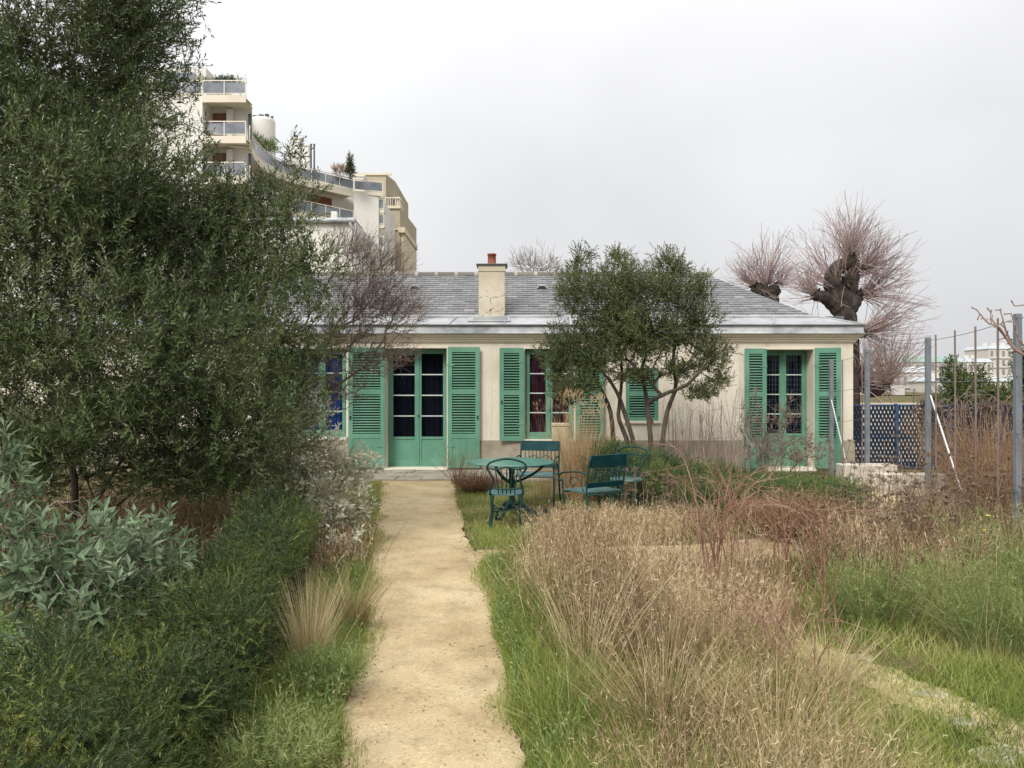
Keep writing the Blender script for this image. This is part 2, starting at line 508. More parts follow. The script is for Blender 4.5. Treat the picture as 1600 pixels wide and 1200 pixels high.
M['slate'] = m_tone('roof_slate', [(0.095, 0.098, 0.105), (0.148, 0.15, 0.157), (0.18, 0.182, 0.188), (0.25, 0.245, 0.245)], 0.5, 0.0, 0.4)
M['zinc'] = m_noise('zinc_sheet', [(0.22, 0.23, 0.24), (0.33, 0.34, 0.35), (0.47, 0.48, 0.485)], 1.6, 0.45, 0.12, 12, stretch=(1, 1, 2.5))
M['zinc2'] = m_noise('zinc_weathered', [(0.20, 0.22, 0.24), (0.44, 0.455, 0.47), (0.62, 0.63, 0.635)], 1.8, 0.5, 0.15, 10, stretch=(1, 1, 1.5))
M['lead'] = m_noise('lead_edge', [(0.07, 0.075, 0.085), (0.13, 0.14, 0.15)], 4, 0.6)
M['ridge'] = m_tone('ridge_tile', [(0.10, 0.095, 0.085), (0.17, 0.155, 0.135), (0.40, 0.36, 0.30)], 0.85, 0.0, 0.2)
M['pot'] = m_noise('terracotta', [(0.20, 0.06, 0.035), (0.30, 0.095, 0.055)], 6, 0.8)
def chimney_mat():
    m, nt, b, out = new_mat('chimney_render')
    n = noise(nt, 2.5, 6); r = ramp_node(nt, [(0.46, 0.405, 0.305), (0.585, 0.53, 0.42)], [0.35, 0.65])
    nt.links.new(n.outputs['Fac'], r.inputs[0])
    # cracks in the lower part: warped voronoi edges
    t = nt.nodes.new('ShaderNodeTexCoord'); ad = nt.nodes.new('ShaderNodeVectorMath'); ad.operation = 'ADD'
    n3 = noise(nt, 5, 3); sc = nt.nodes.new('ShaderNodeVectorMath'); sc.operation = 'SCALE'; sc.inputs['Scale'].default_value = 0.25
    nt.links.new(n3.outputs['Color'], sc.inputs[0]); nt.links.new(t.outputs['Object'], ad.inputs[0]); nt.links.new(sc.outputs[0], ad.inputs[1])
    vo = nt.nodes.new('ShaderNodeTexVoronoi'); vo.feature = 'DISTANCE_TO_EDGE'; vo.inputs['Scale'].default_value = 3.6
    nt.links.new(ad.outputs[0], vo.inputs['Vector'])
    lt = nt.nodes.new('ShaderNodeMath'); lt.operation = 'LESS_THAN'
    n5 = noise(nt, 7, 4); m5 = nt.nodes.new('ShaderNodeMapRange'); m5.inputs['From Min'].default_value = .42; m5.inputs['From Max'].default_value = .7; m5.inputs['To Min'].default_value = 0.0; m5.inputs['To Max'].default_value = .05
    nt.links.new(n5.outputs['Fac'], m5.inputs['Value']); nt.links.new(m5.outputs['Result'], lt.inputs[1])
    nt.links.new(vo.outputs['Distance'], lt.inputs[0])
    sp = nt.nodes.new('ShaderNodeSeparateXYZ'); nt.links.new(t.outputs['Object'], sp.inputs[0])
    n4 = noise(nt, 3.5, 4); su = nt.nodes.new('ShaderNodeMath'); su.operation = 'MULTIPLY_ADD'; su.inputs[1].default_value = 0.9
    nt.links.new(n4.outputs['Fac'], su.inputs[0]); nt.links.new(sp.outputs['Z'], su.inputs[2])
    lz = nt.nodes.new('ShaderNodeMath'); lz.operation = 'LESS_THAN'; lz.inputs[1].default_value = 3.98
    nt.links.new(su.outputs[0], lz.inputs[0])
    mu = nt.nodes.new('ShaderNodeMath'); mu.operation = 'MULTIPLY'; nt.links.new(lt.outputs[0], mu.inputs[0]); nt.links.new(lz.outputs[0], mu.inputs[1])
    mx = nt.nodes.new('ShaderNodeMix'); mx.data_type = 'RGBA'
    nt.links.new(mu.outputs[0], mx.inputs['Factor']); nt.links.new(r.outputs[0], mx.inputs[6]); mx.inputs[7].default_value = (0.16, 0.13, 0.09, 1)
    nt.links.new(mx.outputs[2], b.inputs['Base Color']); b.inputs['Roughness'].default_value = 0.9
    return m
M['chimney'] = chimney_mat()
M['iron'] = m_noise('painted_iron', [(0.006, 0.028, 0.027), (0.010, 0.045, 0.042), (0.02, 0.07, 0.06), (0.28, 0.34, 0.32)], 9, 0.42, 0.1, 60, pos=[0.3, 0.5, 0.66, 0.74], spec=.2)
M['teal'] = m_noise('teal_paint', [(0.003, 0.025, 0.030), (0.004, 0.035, 0.042), (0.009, 0.05, 0.055)], 5, 0.5, 0.08, 50, spec=.15)
M['tealseat'] = m_noise('teal_paint_lit', [(0.025, 0.085, 0.085), (0.06, 0.135, 0.135), (0.16, 0.22, 0.215)], 7, 0.4, 0.08, 50)  # lighter copy of the teal for seats, light put into the colour
M['tabletop'] = m_noise('table_paint', [(0.035, 0.13, 0.098), (0.06, 0.175, 0.135), (0.12, 0.235, 0.19)], 4, 0.35, 0.08, 40)
M['post_stone'] = m_noise('pillar_stone', [(0.33, 0.28, 0.17), (0.45, 0.39, 0.25), (0.52, 0.46, 0.31)], 5, 0.9, 0.4, 40)
M['white_block'] = m_noise('white_block', [(0.34, 0.31, 0.25), (0.52, 0.48, 0.41), (0.60, 0.56, 0.49)], 3.5, 0.9, 0.1, 40, spec=.1)
M['steel'] = m_noise('galvanised_steel', [(0.13, 0.145, 0.165), (0.19, 0.21, 0.235)], 5, 0.6, 0.1, 30)
M['steelw'] = m_noise('pale_steel', [(0.5, 0.53, 0.55), (0.62, 0.64, 0.66)], 5, 0.45, metal=0.2)
M['pole'] = m_noise('rusty_pole', [(0.15, 0.11, 0.095), (0.24, 0.185, 0.165)], 4, 0.7)
M['wire'] = m_noise('wire', [(0.10, 0.10, 0.10), (0.16, 0.16, 0.16)], 4, 0.6)
M['fence'] = m_noise('blue_fence_paint', [(0.014, 0.035, 0.075), (0.020, 0.055, 0.125), (0.03, 0.085, 0.20)], 1.2, 0.5)
M['fence_mesh'] = m_noise('dark_blue_mesh', [(0.010, 0.018, 0.036), (0.018, 0.032, 0.062)], 1.5, 0.6, spec=.2)
M['bark'] = m_noise('bark', [(0.045, 0.035, 0.028), (0.085, 0.066, 0.05), (0.14, 0.115, 0.09)], 9, 0.9, 0.5, 40, stretch=(1, 1, .3))
M['bark_dark'] = m_noise('bark_dark', [(0.02, 0.016, 0.014), (0.045, 0.036, 0.031), (0.08, 0.068, 0.058)], 4, 0.95, 1.0, 9, spec=.1)
M['twig'] = m_noise('twig', [(0.09, 0.064, 0.05), (0.17, 0.125, 0.10), (0.27, 0.215, 0.175)], 3, 0.8)
M['twig_red'] = m_noise('twig_red', [(0.20, 0.14, 0.13), (0.32, 0.235, 0.22), (0.42, 0.33, 0.31)], 1.5, 0.8)
M['twig_far'] = m_noise('twig_far', [(0.25, 0.22, 0.21), (0.33, 0.29, 0.28)], 1.5, 0.8)
M['twig_fruit'] = m_noise('fruit_bark', [(0.13, 0.075, 0.055), (0.22, 0.145, 0.11), (0.33, 0.25, 0.20)], 12, 0.7)
M['yew_twig'] = m_noise('yew_twig', [(0.025, 0.03, 0.012), (0.05, 0.055, 0.022)], 6, 0.8)
M['cane'] = m_noise('cane_bark', [(0.12, 0.045, 0.032), (0.24, 0.125, 0.085), (0.42, 0.31, 0.22)], 2.5, 0.6)
M['leaf_big'] = m_tone('evergreen_leaf', [(0.030, 0.047, 0.015), (0.080, 0.115, 0.036), (0.142, 0.182, 0.064), (0.28, 0.315, 0.18)], 0.40, 0.25, 0.5)
M['leaf_mid'] = m_tone('small_evergreen_leaf', [(0.028, 0.044, 0.014), (0.072, 0.098, 0.027), (0.13, 0.158, 0.048), (0.24, 0.25, 0.09)], 0.45, 0.22, 0.45)
M['leaf_silver'] = m_tone('silver_leaf', [(0.08, 0.095, 0.045), (0.21, 0.22, 0.12), (0.44, 0.44, 0.31), (0.68, 0.67, 0.54)], 0.5, 0.25, 0.4)
M['leaf_grey'] = m_tone('grey_green_leaf', [(0.050, 0.085, 0.038), (0.125, 0.185, 0.098), (0.215, 0.285, 0.17), (0.42, 0.47, 0.34)], 0.6, 0.25, 0.3)
M['leaf_yew'] = m_tone('yew_needle', [(0.020, 0.038, 0.011), (0.056, 0.092, 0.024), (0.13, 0.172, 0.040), (0.31, 0.31, 0.065)], 0.45, 0.2, 0.4)
M['leaf_jun'] = m_tone('juniper_leaf', [(0.025, 0.055, 0.018), (0.070, 0.125, 0.038), (0.14, 0.20, 0.055), (0.27, 0.30, 0.08)], 0.6, 0.2, 0.3)
M['leaf_ivy'] = m_tone('ground_leaf', [(0.05, 0.10, 0.025), (0.12, 0.20, 0.055), (0.20, 0.29, 0.10), (0.33, 0.35, 0.15)], 0.5, 0.3, 0.35)
M['fennel'] = m_tone('feathery_green', [(0.07, 0.11, 0.03), (0.15, 0.205, 0.058), (0.23, 0.285, 0.095), (0.38, 0.39, 0.18)], 0.65, 0.25, 0.2)
M['grass'] = m_tone('grass_blade', [(0.065, 0.11, 0.022), (0.19, 0.25, 0.052), (0.32, 0.37, 0.10), (0.47, 0.43, 0.20), (0.56, 0.47, 0.29)], 0.6, 0.3, 0.25)
M['dry'] = m_tone('dry_grass_stem', [(0.05, 0.032, 0.018), (0.17, 0.108, 0.060), (0.36, 0.250, 0.145), (0.56, 0.43, 0.265), (0.70, 0.60, 0.39)], 0.75, 0.2, 0.2)
M['straw'] = m_tone('straw_blade', [(0.19, 0.15, 0.065), (0.38, 0.30, 0.15), (0.54, 0.44, 0.25), (0.66, 0.57, 0.37)], 0.65, 0.25, 0.25)
M['tall_straw'] = m_tone('tall_straw', [(0.20, 0.12, 0.06), (0.38, 0.25, 0.13), (0.50, 0.36, 0.21), (0.58, 0.46, 0.31)], 0.7, 0.25, 0.2)
M['russet'] = m_tone('russet_stem', [(0.10, 0.055, 0.03), (0.22, 0.125, 0.07), (0.34, 0.22, 0.135), (0.46, 0.34, 0.23)], 0.8, 0.15, 0.2)
M['yarrow'] = m_tone('dead_flower', [(0.07, 0.05, 0.035), (0.16, 0.115, 0.08), (0.27, 0.20, 0.14), (0.40, 0.32, 0.23)], 0.85, 0.1, 0.15)
M['litter'] = m_tone('leaf_litter', [(0.05, 0.03, 0.018), (0.12, 0.075, 0.04), (0.22, 0.15, 0.085), (0.34, 0.26, 0.16)], 0.8, 0.1, 0.2)
M['yellow'] = m_noise('yellow_petal', [(0.6, 0.48, 0.03), (0.7, 0.58, 0.06)], 5, 0.6)
M['stone'] = m_noise('stepping_stone', [(0.22, 0.195, 0.12), (0.40, 0.36, 0.255), (0.52, 0.475, 0.36)], 9, 1.0, 0.8, 45, spec=.05)
M['paving'] = m_noise('paving_stone', [(0.20, 0.18, 0.14), (0.30, 0.265, 0.21), (0.38, 0.34, 0.275)], 3, 0.9, 0.3, 30)

def ground_mat():
    m, nt, b, out = new_mat('garden_soil')
    n = noise(nt, 1.3, 8, 0.65); r = ramp_node(nt, [(0.06, 0.055, 0.025), (0.11, 0.11, 0.04), (0.17, 0.135, 0.075), (0.22, 0.165, 0.10)], [0.32, 0.46, 0.56, 0.7])
    nt.links.new(n.outputs['Fac'], r.inputs[0])
    n2 = noise(nt, 60, 4); mx = nt.nodes.new('ShaderNodeMix'); mx.data_type = 'RGBA'; mx.blend_type = 'MULTIPLY'; mx.inputs['Factor'].default_value = 0.6
    r2 = ramp_node(nt, [(0.35, 0.35, 0.33), (1.2, 1.2, 1.2)], [0.35, 0.65]); nt.links.new(n2.outputs['Fac'], r2.inputs[0])
    nt.links.new(r.outputs[0], mx.inputs[6]); nt.links.new(r2.outputs[0], mx.inputs[7]); nt.links.new(mx.outputs[2], b.inputs['Base Color'])
    b.inputs['Roughness'].default_value = 0.95; b.inputs['Specular IOR Level'].default_value = 0.1
    bp = nt.nodes.new('ShaderNodeBump'); bp.inputs['Strength'].default_value = 0.6; bp.inputs['Distance'].default_value = 0.03
    nt.links.new(n2.outputs['Fac'], bp.inputs['Height']); nt.links.new(bp.outputs[0], b.inputs['Normal'])
    return m
def sand_mat():
    m, nt, b, out = new_mat('sandy_gravel')
    n = noise(nt, 1.1, 6, 0.6); r = ramp_node(nt, [(0.36, 0.275, 0.155), (0.45, 0.355, 0.21), (0.52, 0.42, 0.265)], [0.34, 0.5, 0.66])
    nt.links.new(n.outputs['Fac'], r.inputs[0])
    vo = nt.nodes.new('ShaderNodeTexVoronoi'); vo.inputs['Scale'].default_value = 90
    t = nt.nodes.new('ShaderNodeTexCoord'); nt.links.new(t.outputs['Object'], vo.inputs['Vector'])
    sp = nt.nodes.new('ShaderNodeSeparateColor'); nt.links.new(vo.outputs['Color'], sp.inputs[0])
    r2 = ramp_node(nt, [(0.50, 0.47, 0.42), (0.95, 0.95, 0.95), (1.1, 1.1, 1.1), (1.5, 1.5, 1.5)], [0.02, 0.16, 0.85, 0.98]); nt.links.new(sp.outputs[0], r2.inputs[0])
    mx = nt.nodes.new('ShaderNodeMix'); mx.data_type = 'RGBA'; mx.blend_type = 'MULTIPLY'; mx.inputs['Factor'].default_value = 0.5
    nt.links.new(r.outputs[0], mx.inputs[6]); nt.links.new(r2.outputs[0], mx.inputs[7])
    n3 = noise(nt, 4, 5); r3 = ramp_node(nt, [(0.60, 0.59, 0.56), (0.94, 0.94, 0.94), (1.06, 1.06, 1.04)], [0.28, 0.48, 0.72]); nt.links.new(n3.outputs['Fac'], r3.inputs[0])
    mx2 = nt.nodes.new('ShaderNodeMix'); mx2.data_type = 'RGBA'; mx2.blend_type = 'MULTIPLY'; mx2.inputs['Factor'].default_value = 0.7
    nt.links.new(mx.outputs[2], mx2.inputs[6]); nt.links.new(r3.outputs[0], mx2.inputs[7])
    nt.links.new(mx2.outputs[2], b.inputs['Base Color'])
    b.inputs['Roughness'].default_value = 0.95; b.inputs['Specular IOR Level'].default_value = 0.15
    bp = nt.nodes.new('ShaderNodeBump'); bp.inputs['Strength'].default_value = 0.5; bp.inputs['Distance'].default_value = 0.008
    nt.links.new(vo.outputs['Distance'], bp.inputs['Height']); nt.links.new(bp.outputs[0], b.inputs['Normal'])
    return m
M['ground'] = ground_mat(); M['sand'] = sand_mat()

# ------------------------------------------------------------------ ground, paths, paving
g = G()
n = 24
xs = np.concatenate([-np.geomspace(3000, 20, 8), np.linspace(-15, 15, 25), np.geomspace(20, 3000, 8)])
ys = np.concatenate([[-1500, -200, -20], np.linspace(-4, 26, 25), np.geomspace(32, 5000, 10)])
XX, YY = np.meshgrid(xs, ys, indexing='ij')
V = np.stack([XX, YY, np.zeros_like(XX)], -1).reshape(-1, 3)
ny = len(ys)
f = [[i * ny + j, (i + 1) * ny + j, (i + 1) * ny + j + 1, i * ny + j + 1] for i in range(len(xs) - 1) for j in range(ny - 1)]
g.add(V, f); tag(g.build('ground', M['ground']), kind='structure')

PATH_L = [(1.5, -.70), (3.4, -.80), (4.1, -.89), (4.64, -.92), (5.68, -1.10), (6.8, -1.26), (7.86, -1.42), (10, -1.75), (13.6, -2.30)]
PATH_R = [(1.5, .22), (3.4, .08), (4.2, .0), (5.1, -.09), (6.8, -.20), (8.2, -.46), (10, -.66), (13.6, -1.06)]
def edge(tab, y): return np.interp(y, [t[0] for t in tab], [t[1] for t in tab])
def path_strip(name, L, R, z, mat):
    """sheet between two edge polylines with slightly ragged rims"""
    n = len(L); k = 9
    L = np.asarray(L); R = np.asarray(R)
    V = []
    for j in range(k):
        s = j / (k - 1)
        p = L * (1 - s) + R * s
        V.append(np.hstack([p, np.full((n, 1), z)]))
    V = np.concatenate(V)
    f = [[j * n + i, (j + 1) * n + i, (j + 1) * n + i + 1, j * n + i + 1] for j in range(k - 1) for i in range(n - 1)]
    g = G(); g.add(V, f)
    return tag(g.build(name, mat), kind='structure')
yy = np.linspace(1.2, 13.75, 260)
rag = lambda y, s: 0.03 * np.sin(2.3 * y + s + np.sin(1.3 * y)) + 0.014 * np.sin(9.3 * y + 2 * s + 2 * np.sin(2.9 * y)) + 0.010 * np.sin(27 * y + s + 3 * np.sin(5 * y)) + .006 * np.sin(61 * y + 2 * np.sin(13 * y))
Lp = np.stack([edge(PATH_L, yy) + rag(yy, 1), yy], 1); Rp = np.stack([edge(PATH_R, yy) + rag(yy, 4), yy], 1)
path_strip('garden_path', Lp, Rp, 0.008, M['sand'])
t = np.linspace(0, 1, 120)
c = spline([(-.35, 7.55, 0), (.9, 7.6, 0), (2.2, 7.75, 0), (3.6, 8.5, 0), (4.9, 10.2, 0), (6.1, 12.4, 0), (6.6, 14.2, 0)], 120)[:, :2]
d = nrm(np.gradient(c, axis=0)); nn_ = np.stack([-d[:, 1], d[:, 0]], 1)
hw = np.interp(t, [0, .15, .5, 1], [.25, .35, .5, .55])[:, None] + rag(t * 14, 2)[:, None]
path_strip('side_path', c + nn_ * hw, c - nn_ * hw, 0.012, M['sand'])
c = spline([(1.3, 5.9, 0), (1.9, 4.9, 0), (2.25, 4.1, 0), (2.5, 3.5, 0), (2.9, 2.6, 0)], 260)[:, :2]
d = nrm(np.gradient(c, axis=0)); nn_ = np.stack([-d[:, 1], d[:, 0]], 1)
hw = 0.15 + rag(np.linspace(0, 5, 260), 2)[:, None] * 1.6
path_strip('stepping_path', c + nn_ * hw, c - nn_ * hw, 0.008, M['sand'])
g = G()
for j, (y0, y1) in enumerate(((13.45, 13.98), (13.98, 14.5), (14.5, 15.04))):
    x = -3.6 + 0.3 * (j % 2)
    while x < 0.4:
        w = rng.uniform(0.42, 0.75)
        box(g, x + .006, x + w - .006, y0 + .006, y1 - .006, -.05, 0.03 + rng.uniform(-.004, .004)); x += w
tag(g.build('paving', M['paving']), kind='structure')

# ------------------------------------------------------------------ the house
HY = 15.1
def hx(px): return (px - 800) / F * HY
def hz(py): return EYE - (py - 600) / F * HY
house = empty('garden_house', (-1.5, HY, 0), 'low cream house with green louvred shutters and slate roof at the path end', 'house')
XL, XR, YB = -10.0, hx(1333), 20.9
ZT = 2.66
ops = [(hx(462), hx(541), hz(684), hz(545)), (hx(603), hx(698), 0.035, hz(544)), (hx(820), hx(897), hz(687), hz(545)),
       (hx(978), hx(1029), hz(658), hz(575)), (hx(1195), hx(1271), 0.035, hz(546))]
DEP = 0.42
def wall_grid(g, x0, x1, z0, z1, y, ops, dep):
    xs = sorted({x0, x1, *[o[0] for o in ops], *[o[1] for o in ops]}); zs = sorted({z0, z1, *[o[2] for o in ops], *[o[3] for o in ops]})
    for i in range(len(xs) - 1):
        for j in range(len(zs) - 1):
            cx, cz = (xs[i] + xs[i + 1]) / 2, (zs[j] + zs[j + 1]) / 2
            if any(o[0] < cx < o[1] and o[2] < cz < o[3] for o in ops): continue
            g.add([[xs[i], y, zs[j]], [xs[i + 1], y, zs[j]], [xs[i + 1], y, zs[j + 1]], [xs[i], y, zs[j + 1]]], [[0, 1, 2, 3]])
    for a, b, c, d in ops:
        y1 = y + dep
        g.add([[a, y, c], [a, y1, c], [a, y1, d], [a, y, d]], [[0, 1, 2, 3]]); g.add([[b, y, c], [b, y, d], [b, y1, d], [b, y1, c]], [[0, 1, 2, 3]])
        g.add([[a, y, d], [a, y1, d], [b, y1, d], [b, y, d]], [[0, 1, 2, 3]]); g.add([[a, y, c], [b, y, c], [b, y1, c], [a, y1, c]], [[0, 1, 2, 3]])
g = G(); wall_grid(g, XL, XR, 0, ZT, HY, ops, DEP)
g.add([[XR, HY, 0], [XR, YB, 0], [XR, YB, ZT], [XR, HY, ZT]], [[0, 1, 2, 3]])
g.add([[XL, HY, 0], [XL, YB, 0], [XL, YB, ZT], [XL, HY, ZT]], [[3, 2, 1, 0]])
g.add([[XL, YB, 0], [XR, YB, 0], [XR, YB, ZT], [XL, YB, ZT]], [[3, 2, 1, 0]])
g.build('wall', M['house_wall'], house)
# closed room behind the openings
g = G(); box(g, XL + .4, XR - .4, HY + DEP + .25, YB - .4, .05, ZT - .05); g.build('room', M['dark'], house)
# plinth, 25 mm proud, broken by openings and shutters
g = G()
ZP = hz(688)
for a, b in ((XL, hx(545)), (hx(750.5), hx(1160)), (hx(1308), XR + .025)):
    box(g, a, b, HY - .025, HY - .001, 0, ZP)
box(g, XR + .001, XR + .025, HY, YB, 0, ZP)
g.build('plinth', M['plinth'], house)
# cornice
def profile_run(g, prof, xl, xr, y0, yb):
    """profile of (outset, z) mitred round the right front corner"""
    for i in range(len(prof) - 1):
        (a, z0), (b, z1) = prof[i], prof[i + 1]
        g.add([[xl, y0 - a, z0], [xr + a, y0 - a, z0], [xr + b, y0 - b, z1], [xl, y0 - b, z1]], [[0, 1, 2, 3]])
        g.add([[xr + a, y0 - a, z0], [xr + a, yb, z0], [xr + b, yb, z1], [xr + b, y0 - b, z1]], [[0, 1, 2, 3]])
g = G()
profile_run(g, [(0.004, hz(535)), (.03, hz(535)), (.03, hz(533.5)), (.05, hz(533)), (.06, hz(531)), (.09, hz(529.5)), (.09, hz(527.5)), (.12, hz(527)), (.15, hz(524.5)), (.155, hz(523)), (.155, hz(521.5)), (0.02, hz(521.4))], XL, XR, HY, YB)
g.build('cornice', M['render2'], house)
# zinc gutter face, lead line, zinc flashing slope
zf0, zf1 = 2.66, 2.855
g = G(); profile_run(g, [(.10, zf0 + .012), (.185, zf0 + .012), (.195, zf0 + .022), (.195, zf0 + .030), (.170, zf0 + .034), (.175, zf1 - .02)], XL, XR - .04, HY, YB)
for x in np.arange(XL + .7, XR, 1.9): box(g, x - .012, x + .012, HY - .181, HY - .170, zf0 + .04, zf1 - .022)
zg = g.build('zinc_gutter', M['zinc2'], house)
g = G(); profile_run(g, [(.170, zf1 - .02), (.215, zf1 - .02), (.215, zf1 - .002), (.17, zf1 + .004)], XL, XR - .04, HY, YB); g.build('drip_edge', M['lead'], house)
YE, ZE, YS, ZS, YR, ZR = HY - .17, zf1 + .004, 15.32, 3.045, 17.9, 1.7 + 171 / F * 17.9
XE, XS_, XRD = XR + .13, 6.02, 4.50     # right ends at eave, slate foot, ridge
g = G()
g.add([[XL, YE, ZE], [XE, YE, ZE], [XS_, YS, ZS], [XL, YS, ZS]], [[0, 1, 2, 3]])
g.add([[XE, YE, ZE], [XE, YB, ZE], [XS_, YB - .5, ZS], [XS_, YS, ZS]], [[0, 1, 2, 3]])
for x in np.arange(XL + .4, XS_ - .2, 1.05):
    x2 = x + .05
    obox(g, [(x + x2) / 2 + .02, (YE + YS) / 2, (ZE + ZS) / 2 + .012], [.012, 0, 0], [.06, (YS - YE) / 2 - .02, (ZS - ZE) / 2 - .008], [0, 0, .010])
obox(g, [(XL + XS_) / 2, YS - .02, ZS + .004], [(XS_ - XL) / 2, 0, 0], [0, .03, .012], [0, 0, .009])
tube(g, [[XE, YE + .01, ZE + .01], [XS_, YS, ZS + .01]], .018, 6)
g.build('zinc_flashing', M['zinc'], house)
# spouts and gutter box at the right end of the eave
g = G(); bbox(g, XR + .02, XR + .36, HY - .10, HY + .10, ZE - .19, ZE - .155); g.build('gutter_outlet', M['lead'], house)
g = G(); bbox(g, XR - .35, XR + .02, HY + .45, HY + .8, ZE + .0, ZE + .21)
g.build('vent_box', M['lead'], house)
# slate roof
g = G()
nc = 20
sl = np.array([YR - YS, ZR - ZS]); sn = np.array([-sl[1], sl[0]]) / np.linalg.norm(sl)
def slate_side(flip=False):
    for i in range(nc):
        t0, t1 = i / nc, min(1.0, (i + 1.18) / nc)
        lift0, lift1 = .016, .003
        y0, z0 = YS + sl[0] * t0 + sn[0] * lift0, ZS + sl[1] * t0 + sn[1] * lift0
        y1, z1 = YS + sl[0] * t1 + sn[0] * lift1, ZS + sl[1] * t1 + sn[1] * lift1
        xr0 = XS_ + (XRD - XS_) * t0; xr1 = XS_ + (XRD - XS_) * t1
        x = XL + (i % 2) * .11
        while x < xr0:
            w = .22
            xa, xb = x + .003, x + w - .003
            j = rng.normal(0, .004); dz = rng.normal(0, .002)
            tb = min(xb, xr1); ta = min(xa, xr1)
            if rng.uniform() < .06: col = rng.uniform(.85, 1)
            else: col = np.clip(rng.normal(.45, .14), 0, .85)
            xb = min(xb, xr0); xa = min(xa, xb)
            v = [[xa, y0 + j, z0 + dz + j * .45], [xb, y0 + j, z0 + dz + j * .45], [tb, y1, z1], [ta, y1, z1],
                 [xa, y0 + j + .004, z0 + dz - .010 + j * .45], [xb, y0 + j + .004, z0 + dz - .010 + j * .45]]
            if flip: v = [[a, 2 * YR - b, c] for a, b, c in v]
            g.add(v, [[0, 1, 2, 3], [4, 5, 1, 0]], col)
            x += w
slate_side(); slate_side(True)
g.add([[XL, YS, ZS - .01], [XS_, YS, ZS - .01], [XRD, YR, ZR - .01], [XL, YR, ZR - .01]], [[0, 1, 2, 3]])
g.add([[XL, 2 * YR - YS, ZS - .01], [XS_, 2 * YR - YS, ZS - .01], [XRD, YR, ZR - .01], [XL, YR, ZR - .01]], [[3, 2, 1, 0]])
for i in range(nc):     # hip end
    t0, t1 = i / nc, (i + 1) / nc
    xa, xb = XS_ + (XRD - XS_) * t0, XS_ + (XRD - XS_) * t1
    ya, yb = YS + sl[0] * t0, YS + sl[0] * t1
    m = 12
    for k in range(m):
        s0, s1 = k / m, (k + 1) / m
        g.add([[xa, ya + (2 * YR - 2 * ya) * s0, ZS + sl[1] * t0 + .012], [xa, ya + (2 * YR - 2 * ya) * s1, ZS + sl[1] * t0 + .012],
               [xb, yb + (2 * YR - 2 * yb) * s1, ZS + sl[1] * t1], [xb, yb + (2 * YR - 2 * yb) * s0, ZS + sl[1] * t1]], [[0, 1, 2, 3]], np.clip(rng.normal(.45, .14), 0, 1))
g.add([[XL, YS, ZS], [XL, 2 * YR - YS, ZS], [XL, YR, ZR]], [[0, 1, 2]])
roof = g.build('roof', M['slate'], house)
g = G()
x = XL
while x < XRD - .05:
    w = .46; a = np.linspace(-.15, math.pi + .15, 9)
    for (xa, xb, r, tn) in ((x, x + w - .06, .105, rng.uniform(.2, .6)), (x + w - .07, x + w + .01, .118, rng.uniform(.75, 1))):
        xb = min(xb, XRD + .02)
        pr = [(YR - math.cos(q) * r * 1.1, ZR - .045 + math.sin(q) * r) for q in a]
        V = [[xa, y, z] for y, z in pr] + [[xb, y, z] for y, z in pr]
        g.add(V, [[i, 9 + i, 10 + i, i + 1] for i in range(8)], tn); g.add(V[:9], [list(range(9))], tn); g.add(V[9:], [list(range(9))][::-1], tn)
    x += w
g.build('ridge_tiles', M['ridge'], roof)
for px, Yv in ((648, 16.9), (847, 16.9)):       # little roof vents
    tt = (Yv - YS) / (YR - YS); zz = ZS + sl[1] * tt; xx = (px - 800) / F * Yv
    g = G(); a = np.linspace(0, math.pi, 9)
    V = [[xx, Yv + .35, zz + .15]] + [[xx - math.cos(q) * .13, Yv - .03, zz + .005 + math.sin(q) * .085] for q in a] + [[xx - math.cos(q) * .095, Yv - .028, zz + .02 + math.sin(q) * .05] for q in a]
    g.add(V, [[0, i + 1, i + 2] for i in range(8)]); g.add(V, [[1 + i, 10 + i, 11 + i, 2 + i] for i in range(8)])
    rv = g.build('roof_vent', M['zinc'], roof)
    g = G(); V = [[xx - math.cos(q) * .095, Yv - .02, zz + .02 + math.sin(q) * .05] for q in a]; g.add(V, [list(range(9))])
    g.build('vent_hole', M['dark'], roof)
# chimney
cy = 15.22; cx0, cx1, ct = (748 - 800) / F * cy, (789 - 800) / F * cy, 1.7 + 186 / F * cy
g = G(); bbox(g, cx0, cx1, cy, cy + .46, 2.95, ct - .13, .008); bbox(g, cx0 - .012, cx1 + .012, cy - .012, cy + .472, ct - .13, ct, .006)
ch = g.build('chimney', M['chimney'], roof)
g = G(); bbox(g, cx0 - .05, cx1 + .05, cy - .05, cy + .51, ct, ct + .022, .004); g.build('chimney_cap', M['lead'], roof)
g = G(); px_c = (768.5 - 800) / F * (cy + .23); lathe(g, [(.0, 0), (.105, 0), (.10, .03), (.085, .05), (.08, .20), (.092, .205), (.092, .235), (.07, .235), (.07, .1), (0, .1)], (px_c, cy + .23, ct + .022), 20); g.build('chimney_pot', M['pot'], roof, smooth=True)
g = G(); bbox(g, cx0 - .10, cx1 + .03, cy - .16, cy - .001, 2.90, 3.03); 
obox(g, [(cx0 + cx1) / 2 - .05, cy - .05, 2.985], [.42, 0, 0], [0, .14, .055], [0, 0, .008]); g.build('chimney_flashing', M['zinc'], roof)

